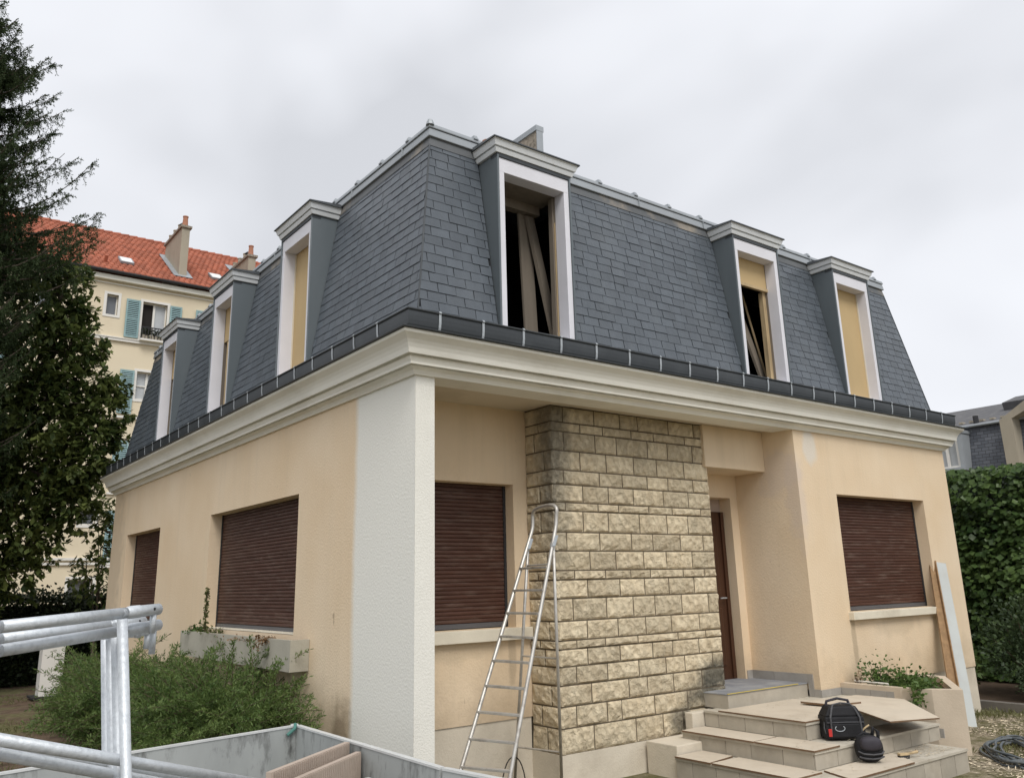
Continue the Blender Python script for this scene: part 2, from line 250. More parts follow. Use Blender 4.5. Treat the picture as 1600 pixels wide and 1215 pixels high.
M['white'] = mat('white_trim', (0.72, 0.70, 0.65), 0.8, 0.05, 2)
M['bluegreen'] = mat('blue_green_paint', (0.25, 0.375, 0.385), 0.6, 0.10, 2, dirt=(0.34, 0.44, 0.45), dscale=2, damt=0.4)
M['glass'] = mat('window_glass', (0.13, 0.14, 0.155), 0.08, 0.2, 0.7, spec=0.6)
M['curtain'] = mat('curtained_glass', (0.42, 0.44, 0.45), 0.3, 0.15, 2, spec=0.5)
M['redtile'] = mat('red_clay_tile', (0.34, 0.108, 0.062), 0.8, 0.12, 1.2, 0.2, 20, isl=0.22, dirt=(0.24, 0.085, 0.05), dscale=1.0, damt=0.5)
M['chimney'] = mat('chimney_render', (0.36, 0.32, 0.25), 0.92, 0.12, 1.2, 0.3, 20, dirt=(0.19, 0.175, 0.15), dscale=1.0, damt=0.6, stretch=(1, 1, 0.4))
M['pot'] = mat('terracotta', (0.38, 0.18, 0.115), 0.85, 0.15, 4)
M['iron'] = mat('dark_iron', (0.03, 0.03, 0.032), 0.6)
M['pebble'] = mat('pebbledash', (0.27, 0.235, 0.19), 0.95, 0.6, 22, 0.9, 30)
M['farslate'] = None
M['fartile'] = mat('grey_roof_tile', (0.10, 0.10, 0.104), 0.8, 0.25, 5, 0.4, 8, dirt=(0.20, 0.19, 0.18), dscale=3, damt=0.6)
M['bark'] = mat('bark', (0.09, 0.07, 0.055), 0.95, 0.3, 8, 0.7, 20, stretch=(1, 1, 0.3))
M['twig'] = mat('dry_twig', (0.115, 0.085, 0.06), 0.95, 0.2, 9)
M['kerb'] = mat('concrete_kerb', (0.16, 0.145, 0.125), 0.9, 0.2, 5, 0.3, 40)
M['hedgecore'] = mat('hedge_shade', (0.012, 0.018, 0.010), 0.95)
M['chestleaf'] = leafmat('broad_leaf', (0.032, 0.060, 0.018), (0.20, 0.235, 0.070), 0.38, 0.5, 0.2)
M['spruceleaf'] = leafmat('spruce_needle', (0.020, 0.036, 0.014), (0.070, 0.095, 0.040), 0.15, 0.6, 0.1)
M['hedgeleaf'] = leafmat('hedge_leaf', (0.014, 0.024, 0.009), (0.040, 0.060, 0.020), 0.2)
M['bushleaf'] = leafmat('bush_leaf', (0.058, 0.110, 0.028), (0.215, 0.285, 0.090), 0.35)
M['ivyleaf'] = leafmat('ivy_leaf', (0.036, 0.075, 0.021), (0.15, 0.225, 0.066), 0.3, 0.4)
M['shrubleaf'] = leafmat('shrub_leaf', (0.030, 0.050, 0.022), (0.085, 0.125, 0.052), 0.3)
M['plantleaf'] = leafmat('plant_leaf', (0.05, 0.10, 0.025), (0.16, 0.24, 0.07), 0.35)
M['weedleaf'] = leafmat('weed_leaf', (0.07, 0.10, 0.03), (0.16, 0.18, 0.06), 0.3)
M['drystem'] = leafmat('dry_stem', (0.20, 0.12, 0.065), (0.33, 0.215, 0.12), 0.2)
M['grass'] = leafmat('grass_blade', (0.09, 0.10, 0.035), (0.24, 0.235, 0.11), 0.3)
M['chip'] = mat('wood_chip', (0.56, 0.48, 0.35), 0.9, 0.2, 5, isl=0.35)

def far_slate():
    mt, t, b = newmat('far_slate'); n = t.nodes.new; k = t.links.new
    g = n('ShaderNodeNewGeometry'); sp = n('ShaderNodeSeparateXYZ'); cb = n('ShaderNodeCombineXYZ'); k(g.outputs['Position'], sp.inputs[0]); k(sp.outputs['Y'], cb.inputs[0]); k(sp.outputs['Z'], cb.inputs[1])
    br = n('ShaderNodeTexBrick'); br.inputs['Scale'].default_value = 1; br.inputs['Brick Width'].default_value = 0.22; br.inputs['Row Height'].default_value = 0.105; br.inputs['Mortar Size'].default_value = 0.008
    br.inputs['Color1'].default_value = (0.075, 0.083, 0.10, 1); br.inputs['Color2'].default_value = (0.13, 0.14, 0.16, 1); br.inputs['Mortar'].default_value = (0.03, 0.03, 0.035, 1)
    k(cb.outputs[0], br.inputs['Vector']); k(br.outputs['Color'], b.inputs['Base Color']); b.inputs['Roughness'].default_value = 0.6
    return mt
M['farslate'] = far_slate()

def ground_mat():
    mt, t, b = newmat('garden_ground'); n = t.nodes.new; k = t.links.new
    g = n('ShaderNodeNewGeometry'); sp = n('ShaderNodeSeparateXYZ'); k(g.outputs['Position'], sp.inputs[0])
    def noise(sc, d=8, r=0.65):
        z = n('ShaderNodeTexNoise'); z.inputs['Scale'].default_value = sc; z.inputs['Detail'].default_value = d; z.inputs['Roughness'].default_value = r; k(g.outputs['Position'], z.inputs['Vector']); return z.outputs['Fac']
    def ramp(f, a, b_, pa=0.3, pb=0.7):
        r = n('ShaderNodeValToRGB'); r.color_ramp.elements[0].position = pa; r.color_ramp.elements[1].position = pb; r.color_ramp.elements[0].color = (*a, 1); r.color_ramp.elements[1].color = (*b_, 1); k(f, r.inputs['Fac']); return r.outputs['Color']
    dirt = ramp(noise(5), (0.070, 0.048, 0.032), (0.19, 0.135, 0.095))
    grassy = ramp(noise(9), (0.085, 0.085, 0.035), (0.21, 0.19, 0.10))
    gravel = ramp(noise(16, 9, 0.75), (0.20, 0.16, 0.11), (0.52, 0.45, 0.34))
    def mix(f, a, b_):
        m_ = n('ShaderNodeMix'); m_.data_type = 'RGBA'; k(f, m_.inputs[0]); k(a, m_.inputs[6]); k(b_, m_.inputs[7]); return m_.outputs[2]
    r1 = n('ShaderNodeMapRange'); r1.inputs['From Min'].default_value = 0.47; r1.inputs['From Max'].default_value = 0.56; k(noise(0.9), r1.inputs['Value'])
    left = mix(r1.outputs[0], dirt, grassy)
    r2 = n('ShaderNodeMapRange'); r2.inputs['From Min'].default_value = 0.42; r2.inputs['From Max'].default_value = 0.58; k(noise(2.2), r2.inputs['Value'])
    right = mix(r2.outputs[0], gravel, grassy)
    r3 = n('ShaderNodeMapRange'); r3.inputs['From Min'].default_value = 0.0; r3.inputs['From Max'].default_value = 2.0; k(sp.outputs['X'], r3.inputs['Value'])
    k(mix(r3.outputs[0], left, right), b.inputs['Base Color']); b.inputs['Roughness'].default_value = 0.95; b.inputs['Specular IOR Level'].default_value = 0.15
    bp = n('ShaderNodeBump'); bp.inputs['Strength'].default_value = 0.9; bp.inputs['Distance'].default_value = 0.05; k(noise(11, 9, 0.75), bp.inputs['Height']); k(bp.outputs[0], b.inputs['Normal'])
    return mt
M['ground'] = ground_mat()

# ------------------------------------------------------------------ object helpers
WORLDPOS = {}
def thing(name, label, cat, loc=(0, 0, 0), group=None):
    o = bpy.data.objects.new(name, None); COL.objects.link(o); o.location = loc; o.empty_display_size = 0.2
    o['label'] = label; o['category'] = cat
    if group: o['group'] = group
    WORLDPOS[o] = Vector(loc); return o
def tag(o, label, cat, group=None, kind=None):
    if label: o['label'] = label
    if cat: o['category'] = cat
    if group: o['group'] = group
    if kind: o['kind'] = kind
    return o

class MB:
    def __init__(s): s.v = []; s.f = []; s.mi = []; s.cur = 0
    def add(s, vs, fs):
        b = len(s.v); s.v += [tuple(map(float, q)) for q in vs]; s.f += [tuple(i + b for i in f) for f in fs]; s.mi += [s.cur] * len(fs); return s
    def quad(s, a, b, c, d): return s.add([a, b, c, d], [(0, 1, 2, 3)])
    def box(s, x0, x1, y0, y1, z0, z1):
        return s.add([(x0, y0, z0), (x1, y0, z0), (x1, y1, z0), (x0, y1, z0), (x0, y0, z1), (x1, y0, z1), (x1, y1, z1), (x0, y1, z1)],
                     [(3, 2, 1, 0), (4, 5, 6, 7), (0, 1, 5, 4), (1, 2, 6, 5), (2, 3, 7, 6), (3, 0, 4, 7)])
    def prism(s, pts, z0, z1):
        n = len(pts); z0s = z0 if hasattr(z0, '__len__') else [z0] * n; z1s = z1 if hasattr(z1, '__len__') else [z1] * n
        vs = [(p[0], p[1], z) for p, z in zip(pts, z0s)] + [(p[0], p[1], z) for p, z in zip(pts, z1s)]
        return s.add(vs, [tuple(range(n - 1, -1, -1)), tuple(range(n, 2 * n))] + [(i, (i + 1) % n, n + (i + 1) % n, n + i) for i in range(n)])
    def hexa(s, p):   # 8 corner points: bottom 0-3 then top 4-7
        return s.add(p, [(3, 2, 1, 0), (4, 5, 6, 7), (0, 1, 5, 4), (1, 2, 6, 5), (2, 3, 7, 6), (3, 0, 4, 7)])
    def obox(s, a, b, wv, tv):  # bar from a to b with half-width vector wv and half-thickness vector tv
        a, b, wv, tv = map(Vector, (a, b, wv, tv))
        return s.hexa([a - wv - tv, a + wv - tv, a + wv + tv, a - wv + tv, b - wv - tv, b + wv - tv, b + wv + tv, b - wv + tv])
    def tube(s, pts, r, n=10, caps=True):
        pts = [Vector(q) for q in pts]; rs = r if hasattr(r, '__len__') else [r] * len(pts)
        up = None; rings = []
        for i, q in enumerate(pts):
            d = (pts[min(i + 1, len(pts) - 1)] - pts[max(i - 1, 0)]).normalized()
            if up is None:
                up = d.orthogonal().normalized()
            up = (up - d * up.dot(d)); up = up.normalized() if up.length > 1e-6 else d.orthogonal().normalized()
            sd = d.cross(up); rings.append([q + (up * math.cos(2 * math.pi * k / n) + sd * math.sin(2 * math.pi * k / n)) * rs[i] for k in range(n)])
        vs = [q for rg in rings for q in rg]; fs = []
        for i in range(len(pts) - 1):
            for k in range(n): fs.append((i * n + k, i * n + (k + 1) % n, (i + 1) * n + (k + 1) % n, (i + 1) * n + k))
        if caps: fs += [tuple(range(n - 1, -1, -1)), tuple(range((len(pts) - 1) * n, len(pts) * n))]
        return s.add(vs, fs)
    def lathe(s, prof, c, n=16):
        vs = []; fs = []
        for r, z in prof:
            vs += [(c[0] + r * math.cos(2 * math.pi * k / n), c[1] + r * math.sin(2 * math.pi * k / n), c[2] + z) for k in range(n)]
        for i in range(len(prof) - 1):
            for k in range(n): fs.append((i * n + k, i * n + (k + 1) % n, (i + 1) * n + (k + 1) % n, (i + 1) * n + k))
        fs.append(tuple(range(n - 1, -1, -1))); fs.append(tuple(range((len(prof) - 1) * n, len(prof) * n)))
        return s.add(vs, fs)
    def build(s, name, mt, parent=None, smooth=False, origin=None, fix=False, bevel=0):
        o0 = Vector(origin) if origin is not None else (WORLDPOS[parent] if parent is not None else Vector((0, 0, 0)))
        me = bpy.data.meshes.new(name)
        me.from_pydata([(q[0] - o0.x, q[1] - o0.y, q[2] - o0.z) for q in s.v], [], s.f)
        ms = mt if isinstance(mt, (list, tuple)) else [mt]
        for q in ms: me.materials.append(q)
        if len(ms) > 1: me.polygons.foreach_set('material_index', s.mi)
        if smooth: me.polygons.foreach_set('use_smooth', [True] * len(me.polygons))
        if fix or bevel:
            bm = bmesh.new(); bm.from_mesh(me)
            if fix: bmesh.ops.remove_doubles(bm, verts=bm.verts, dist=1e-5); bmesh.ops.recalc_face_normals(bm, faces=bm.faces)
            if bevel: bmesh.ops.bevel(bm, geom=bm.edges[:], offset=bevel, segments=2, affect='EDGES', profile=0.6)
            bm.to_mesh(me); bm.free()
        me.update()
        o = bpy.data.objects.new(name, me); COL.objects.link(o)
        if parent is not None:
            o.parent = parent; o.location = o0 - WORLDPOS[parent]
        else: o.location = o0
        WORLDPOS[o] = Vector(o0); return o
def inst(src, name, parent, pos, rot=None):
    o = bpy.data.objects.new(name, src); COL.objects.link(o); o.parent = parent; o.location = Vector(pos) - WORLDPOS[parent]
    if rot: o.rotation_euler = rot
    WORLDPOS[o] = Vector(pos); return o

def mesh_np(name, verts, faces, mt, parent=None, smooth=False, loc=None):
    o0 = WORLDPOS[parent] if parent is not None else Vector(loc or (0, 0, 0))
    v = np.asarray(verts, np.float32) - np.array(o0, np.float32); f = np.asarray(faces, np.int32); nf, k = f.shape
    me = bpy.data.meshes.new(name); me.vertices.add(len(v)); me.vertices.foreach_set('co', v.ravel())
    me.loops.add(nf * k); me.loops.foreach_set('vertex_index', f.ravel())
    me.polygons.add(nf); me.polygons.foreach_set('loop_start', np.arange(nf, dtype=np.int32) * k)
    me.materials.append(mt); me.update(calc_edges=True)
    if smooth: me.polygons.foreach_set('use_smooth', [True] * nf)
    o = bpy.data.objects.new(name, me); COL.objects.link(o)
    if parent is not None: o.parent = parent
    else: o.location = o0
    WORLDPOS[o] = Vector(o0); return o

def unit(a): return a / np.maximum(np.linalg.norm(a, axis=-1, keepdims=True), 1e-9)
def leaves(c, d, nrm, L, Wd, fold=0.25):
    """folded leaf: base, left, tip, right (two triangles sharing the midrib). c base points, d leaf axis, nrm leaf normal"""
    c = np.asarray(c, float); n = len(c); d = unit(d); sd = unit(np.cross(d, nrm)); up = np.cross(sd, d)
    L = np.broadcast_to(L, n)[:, None]; Wd = np.broadcast_to(Wd, n)[:, None]
    mid = c + d * L * 0.55
    v = np.stack([c, mid - sd * Wd + up * Wd * fold, c + d * L, mid + sd * Wd + up * Wd * fold], 1).reshape(-1, 3)
    i = np.arange(n)[:, None] * 4
    f = np.concatenate([i + np.array([0, 1, 2]), i + np.array([0, 2, 3])], 1).reshape(-1, 3)
    return v, f
def join(parts):
    vs = []; fs = []; b = 0
    for v, f in parts: vs.append(v); fs.append(f + b); b += len(v)
    return np.concatenate(vs), np.concatenate(fs)
def rv(n): return unit(rng.normal(size=(n, 3)))

def panel(mb, P, us, vs, holes, depth):
    """wall face with openings. P(u,v,d)->point (d = distance into the wall). holes: cells (i,j). Reveals of the given depth"""
    us = list(us); vs = list(vs)
    for i in range(len(us) - 1):
        for j in range(len(vs) - 1):
            a, b, c, d = us[i], us[i + 1], vs[j], vs[j + 1]
            if (i, j) in holes:
                if (i - 1, j) not in holes: mb.quad(P(a, c, 0), P(a, d, 0), P(a, d, depth), P(a, c, depth))
                if (i + 1, j) not in holes: mb.quad(P(b, d, 0), P(b, c, 0), P(b, c, depth), P(b, d, depth))
                if (i, j + 1) not in holes: mb.quad(P(a, d, 0), P(b, d, 0), P(b, d, depth), P(a, d, depth))
                if (i, j - 1) not in holes: mb.quad(P(b, c, 0), P(a, c, 0), P(a, c, depth), P(b, c, depth))
            else:
                mb.quad(P(a, c, 0), P(b, c, 0), P(b, d, 0), P(a, d, 0))
                mb.quad(P(b, c, depth), P(a, c, depth), P(a, d, depth), P(b, d, depth))
    return mb

# ------------------------------------------------------------------ ground
GZ = -0.23
gb = MB(); 
xs = [-600, -60, -12, -6, -3, 0, 3, 6, 9, 12, 20, 60, 600]; ys = [-600, -60, -12, -6, -3, 0, 3, 6, 9, 12, 16, 20, 60, 600]
gv = [(x, y, GZ) for y in ys for x in xs]; gf = [(j * len(xs) + i, j * len(xs) + i + 1, (j + 1) * len(xs) + i + 1, (j + 1) * len(xs) + i) for j in range(len(ys) - 1) for i in range(len(xs) - 1)]
tag(gb.add(gv, gf).build('ground', M['ground']), None, None, kind='structure')

# ================================================================== THE HOUSE
W_, L_ = 9.216, 10.97
ZS, ZC = 3.478, 3.44
house = thing('house', 'orange rendered villa with slate mansard roof, dormers and brown roller shutters', 'house', (W_ / 2, L_ / 2, GZ))
T = 0.30
# left wall
mb = MB(); panel(mb, lambda u, v, d: (d, u, v), [0.95, 2.431, 5.343, 7.766, 9.862, L_], [GZ - .05, 1.20, 2.644, ZS + 0.2], {(1, 1), (3, 1)}, T)
mb.quad((0, L_, GZ), (0, L_, ZS + .2), (T, L_, ZS + .2), (T, L_, GZ))
mb.quad((0, 0, GZ - .05), (0, 0, ZS), (0, .95, ZS), (0, .95, GZ - .05))
mb.build('left_wall', M['plaster_left'], house, fix=True)
# fin: continues the left wall to the corner, white primer on the end face
mb = MB(); mb.box(0.0015, 0.196, 0.0005, 0.95, GZ - .05, ZS); mb.build('corner_fin', M['primer'], house)
# porch back wall
mb = MB(); panel(mb, lambda u, v, d: (u, 0.951 + d, v), [0.196, 0.32, 1.758, 1.95], [0.372, 1.232, 2.671, ZS], {(1, 1)}, 0.25)
mb.build('porch_wall', M['plaster'], house, fix=True)
mb = MB(); mb.box(0.196, 1.93, 0.963, 1.2, GZ - .05, 0.372); mb.build('porch_plinth', M['plinth'], house)
# entrance recess
mb = MB(); panel(mb, lambda u, v, d: (u, 0.951 + d, v), [4.36, 4.48, 5.31, 5.452], [0.30, 0.44, 2.67, 2.962], {(1, 1)}, 0.18)
mb.build('recess_wall', M['plaster'], house, fix=True)
mb = MB(); mb.box(4.30, 5.452, 0.462, 1.3, 2.962, ZS - 0.002); mb.build('lintel', M['plaster'], house, bevel=0.01)
dr = MB().box(4.46, 5.33, 1.131, 1.20, 0.40, 2.70).build('door_surround', M['pinkish'], house)
do_ = MB().box(4.50, 5.285, 1.085, 1.13, 0.452, 2.50).build('door', M['door'], house)
MB().box(5.225, 5.284, 1.062, 1.084, 0.456, 2.498).build('door_frame', M['door'], do_)
for z0, z1 in ((0.62, 1.3), (1.42, 2.34)): MB().box(4.62, 5.12, 1.070, 1.084, z0, z1).build('door_panel', M['door'], do_, bevel=0.006)
MB().tube([(5.17, 1.085, 1.42), (5.17, 1.03, 1.42), (5.06, 1.03, 1.42)], 0.009, 8).build('door_handle', M['zinc_light'], do_)
# bay: front wall and return
mb = MB(); panel(mb, lambda u, v, d: (u, d, v), [5.452, 6.2535, 8.427, W_], [0.372, 1.218, 2.671, ZS + .2], {(1, 1)}, T)
mb.quad((5.452, 0, 0.30), (5.452, 0.951, 0.30), (5.452, 0.951, ZS), (5.452, 0, ZS)); mb.quad((W_, 0, 0.372), (W_, L_, 0.372), (W_, L_, ZS + .2), (W_, 0, ZS + .2))
mb.quad((0, L_, GZ), (W_, L_, GZ), (W_, L_, ZS + .2), (0, L_, ZS + .2))
mb.build('bay_wall', M['plaster_bay'], house)
mb = MB(); mb.box(5.452, W_ - 0.012, 0.012, L_, GZ - .05, 0.371); mb.build('plinth', M['plinth'], house)
# soffit under the overhang
MB().box(0.0, 5.60, -0.02, 1.1, ZS, ZS + 0.08).build('soffit', M['soffit'], house)
# cornice and zinc: profiles swept round the whole house
def ring(prof, name, mt, parent=house, smooth=False, closed=False):
    mb = MB(); n = len(prof); vs = []
    for (o, z) in prof: vs += [(-o, -o, z), (W_ + o, -o, z), (W_ + o, L_ + o, z), (-o, L_ + o, z)]
    fs = []
    for i in range(n if closed else n - 1):
        j = (i + 1) % n
        for k in range(4): fs.append((i * 4 + k, i * 4 + (k + 1) % 4, j * 4 + (k + 1) % 4, j * 4 + k))
    return mb.add(vs, fs).build(name, mt, parent, smooth)
ring([(-.30, 3.45), (0.028, 3.44), (0.034, 3.452), (0.052, 3.476), (0.085, 3.492), (0.096, 3.494), (0.074, 3.496), (0.074, 3.508), (0.112, 3.509), (0.116, 3.53), (0.136, 3.566), (0.146, 3.569), (0.112, 3.571), (0.112, 3.587), (0.162, 3.588), (0.165, 3.60),
      (0.172, 3.635), (0.186, 3.668), (0.206, 3.698), (0.232, 3.722), (0.252, 3.738), (0.258, 3.745), (0.258, 3.770), (-.30, 3.772)], 'cornice', M['cornice'])
ring([(0.0, 3.7755), (0.283, 3.7735), (0.286, 3.781), (0.279, 3.787), (0.0, 3.80)], 'cornice_capping', M['zinc_dark'])
gut = ring([(0.05, 3.79), (0.130, 3.790), (0.152, 3.797), (0.168, 3.815), (0.177, 3.842), (0.182, 3.88), (0.184, 3.92), (0.183, 3.962), (0.192, 3.966), (0.197, 3.975), (0.192, 3.984), (0.183, 3.986), (0.174, 3.98), (0.174, 3.962), (0.16, 3.84), (-0.02, 3.82), (-0.02, 4.02)], 'gutter', M['zinc_dark'], smooth=False)
def strap():
    mb = MB(); prof = [(0.165, 3.789), (0.176, 3.815), (0.185, 3.845), (0.1905, 3.89), (0.192, 3.965), (0.2035, 3.975), (0.19, 3.992), (0.12, 3.992)]
    for a, b in zip(prof[:-1], prof[1:]):
        mb.quad((-0.012, -a[0], a[1]), (0.012, -a[0], a[1]), (0.012, -b[0], b[1]), (-0.012, -b[0], b[1]))
        mb.quad((-0.012, -a[0] + .004, a[1]), (-0.012, -a[0], a[1]), (-0.012, -b[0], b[1]), (-0.012, -b[0] + .004, b[1]))
        mb.quad((0.012, -a[0], a[1]), (0.012, -a[0] + .004, a[1]), (0.012, -b[0] + .004, b[1]), (0.012, -b[0], b[1]))
    return mb
st0 = strap().build('gutter_strap', M['zinc_light'], gut, origin=(0, 0, 0)); st0.location = Vector((0.137, 0, 0)) - WORLDPOS[gut]
x = 0.137 + 0.466
while x < W_ + 0.1: inst(st0.data, 'gutter_strap', gut, (x, 0, 0)); x += 0.466
y = 0.368
while y < L_ + 0.1: inst(st0.data, 'gutter_strap', gut, (0, y, 0), (0, 0, -math.pi / 2)); y += 0.471

# ---- mansard roof
RB, RT, ZB, ZT = 0.05, 0.385, 4.0, 6.06
def rof(z): return RB + (RT - RB) * (z - ZB) / (ZT - ZB)
def PF(s, z, d=0): return (s, rof(z) - d * 0.987, z + d * 0.16)     # front slope, d = proud of the surface
def PS(s, z, d=0): return (rof(z) - d * 0.987, s, z + d * 0.16)     # side slope
FD = [(0.96, 1.94), (4.668, 5.606), (6.87, 7.795)]                  # dormer spans, front
SD = [(2.44, 3.36), (5.095, 5.965), (7.775, 8.66)]                  # dormer spans, side
roof = MB()
def deck(Pf, spans, LL, flip):
    us = sorted({a + 0.02 for a, b in spans} | {b - 0.02 for a, b in spans}); zc = 5.82
    cuts = [None] + us + [None]
    for i in range(len(cuts) - 1):
        hole = i % 2 == 1
        for (z0, z1) in ((ZB - .05, zc), (zc, ZT + .02)):
            if hole and z0 < zc - .01: continue
            e = lambda z, k: (rof(z) if k is None and i == 0 else cuts[i]) if k == 0 or k is None else None
            l0 = rof(z0) if i == 0 else cuts[i]; l1 = rof(z1) if i == 0 else cuts[i]
            r0 = LL - rof(z0) if i == len(cuts) - 2 else cuts[i + 1]; r1 = LL - rof(z1) if i == len(cuts) - 2 else cuts[i + 1]
            roof.quad(Pf(l0, z0), Pf(r0, z0), Pf(r1, z1), Pf(l1, z1))
deck(PF, FD, W_, 0); deck(PS, SD, L_, 1)
# far slopes (not in view) and the low roof on top
a, b = RB, RT
roof.quad((W_ - a, a, ZB), (W_ - a, L_ - a, ZB), (W_ - b, L_ - b, ZT), (W_ - b, b, ZT)); roof.quad((a, L_ - a, ZB), (W_ - a, L_ - a, ZB), (W_ - b, L_ - b, ZT), (b, L_ - b, ZT))
roof_o = roof.build('mansard_roof', M['deck'], house)
# slates
cand = []
GA = (5.975 - 4.0) / 19.5
def slope(Pf, spans, LL, side):
    nrow = 20
    for r in range(nrow):
        z0 = ZB - 0.02 + r * GA; z1 = min(z0 + GA + 0.022, 6.03)
        x = -0.205 * ((r % 2) * 0.5) - random.random() * 0.05
        while x < LL:
            wd = 0.205 + random.uniform(-0.012, 0.012)
            if random.random() < 0.06: wd *= 0.68
            segs = [(x + 0.0036, x + wd - 0.0036)]; x += wd
            for (a_, b_) in spans:
                if z0 < 5.86:
                    ns = []
                    for (s0, s1) in segs:
                        if s1 <= a_ - .012 or s0 >= b_ + .012: ns.append((s0, s1)); continue
                        if s0 < a_ - .012: ns.append((s0, a_ - .012))
                        if s1 > b_ + .012: ns.append((b_ + .012, s1))
                    segs = ns
            for (s0, s1) in segs:
                l0 = max(s0, rof(z0) - 0.004); l1 = max(s0, rof(z1) - 0.004); r0 = min(s1, LL - rof(z0) + 0.004); r1 = min(s1, LL - rof(z1) + 0.004)
                if r0 - l0 < 0.02 or r1 - l1 < 0.01: continue
                full = abs(l0 - l1) < 1e-6 and abs(r0 - r1) < 1e-6
                c = Vector(Pf((l0 + r0) / 2, (z0 + z1) / 2)); v = CAM - c; nn = Vector(Pf(0, 0, 1)) - Vector(Pf(0, 0, 0))
                sc = (v.normalized().dot(nn)) * (r0 - l0) * (z1 - z0) / v.length_squared
                if c.z < 4.05: sc *= 0.3
                cand.append((sc, side, l0, r0, l1, r1, z0, z1, random.uniform(0.0085, 0.0125)))
slope(PF, FD, W_, 0); slope(PS, SD, L_, 1)
cand.sort(key=lambda q: -q[0])
def slate_mb(mb, q, org=None):
    _, side, l0, r0, l1, r1, z0, z1, pr = q; Pf = PS if side else PF
    jag = 0.004
    b0 = z0 + random.uniform(-jag, jag); b1 = z0 + random.uniform(-jag, jag)
    A = [Pf(l0, b0, pr), Pf(r0, b1, pr), Pf(r1, z1, 0.004), Pf(l1, z1, 0.004)]
    B = [Pf(l0, b0, pr - .0065), Pf(r0, b1, pr - .0065)]
    return mb.add(A + B, [(0, 1, 2, 3), (4, 5, 1, 0), (0, 3, 4), (1, 5, 2)])
shared = {}
for q in cand[:300]:
    _, side, l0, r0, l1, r1, z0, z1, pr = q; Pf = PS if side else PF
    full = abs(l0 - l1) < 1e-6 and abs(r0 - r1) < 1e-6 and 0.185 < r0 - l0 < 0.225
    if full:
        key = (side, round((r0 - l0) / 0.004))
        if key not in shared:
            o = slate_mb(MB(), (0, side, 0, r0 - l0, 0, r0 - l0, ZB, ZB + (z1 - z0), pr)).build('slate', M['slate'], roof_o, origin=Pf(0, ZB)); shared[key] = o.data
            o.location = Vector(Pf(l0, z0)) - WORLDPOS[roof_o]
        else: inst(shared[key], 'slate', roof_o, Pf(l0, z0))
    else: slate_mb(MB(), q).build('slate', M['slate'], roof_o)
mb = MB()
for q in cand[300:]: slate_mb(mb, q)
mb.build('slate_field', M['slate'], roof_o)['kind'] = 'stuff'

for sx in (0, 1):
    P_ = [(rof(z) - .006, rof(z) - .006, z) if not sx else (W_ - rof(z) + .006, rof(z) - .006, z) for z in (3.98, 5.97)]
    MB().tube(P_, .009, 6).build('hip_strip', M['zinc_dark'], roof_o)
# ridge: stained flashing, zinc band, batten ends
def rring(prof, name, mt, parent):
    mb = MB(); n = len(prof); vs = []
    for (o, z) in prof: vs += [(o, o, z), (W_ - o, o, z), (W_ - o, L_ - o, z), (o, L_ - o, z)]
    fs = [(i * 4 + k, i * 4 + (k + 1) % 4, (i + 1) * 4 + (k + 1) % 4, (i + 1) * 4 + k) for i in range(n - 1) for k in range(4)]
    return mb.add(vs, fs).build(name, mt, parent)
rring([(rof(5.955) - .0135, 5.955), (rof(6.075) - .010, 6.075)], 'ridge_flashing', M['flash'], house)
band = rring([(0.40, 6.06), (0.352, 6.062), (0.350, 6.068), (0.362, 6.150), (0.372, 6.152), (0.372, 6.158), (0.352, 6.160), (0.350, 6.168), (0.360, 6.205), (0.42, 6.215), (4.0, 6.5)], 'ridge_band', M['zinc'], house)
top = MB().quad((4.0, 4.0, 6.5), (W_ - 4, 4.0, 6.5), (W_ - 4, L_ - 4, 6.5), (4.0, L_ - 4, 6.5)).build('roof_top', M['zinc'], house)
def knob():
    return MB().prism([(-.028, -.008), (.028, -.008), (.028, .30), (-.028, .30)], 6.195, 6.208).add(
        [(-.025, -.006, 6.205), (.025, -.006, 6.205), (.025, .30, 6.225), (-.025, .30, 6.225), (-.018, .012, 6.246), (.018, .012, 6.246), (.018, .3, 6.262), (-.018, .3, 6.262)],
        [(0, 1, 5, 4), (1, 2, 6, 5), (3, 0, 4, 7), (4, 5, 6, 7)])
k0 = knob().build('batten_end', M['zinc'], band, origin=(0, 0, 0)); k0.location = Vector((0.93, 0.352, 0)) - WORLDPOS[band]
x = 0.93 + 0.593
while x < W_ - .5: inst(k0.data, 'batten_end', band, (x, 0.352, 0)); x += 0.593
y = 0.80
while y < L_ - .5: inst(k0.data, 'batten_end', band, (0.352, y, 0), (0, 0, -math.pi / 2)); y += 0.59
MB().lathe([(0.046, 6.19), (0.040, 6.215), (0.026, 6.25), (0.022, 6.252)], (0.375, 0.375, 0), 8).build('batten_end', M['zinc'], band)
# vertical welts on the band every 1.2 m
for x in np.arange(0.98, W_ - .5, 1.18): MB().box(x - .004, x + .004, 0.342, 0.37, 6.064, 6.154).build('band_welt', M['zinc'], band)
for y in np.arange(0.9, L_ - .5, 1.18): MB().box(0.342, 0.37, y - .004, y + .004, 6.064, 6.154).build('band_welt', M['zinc'], band)

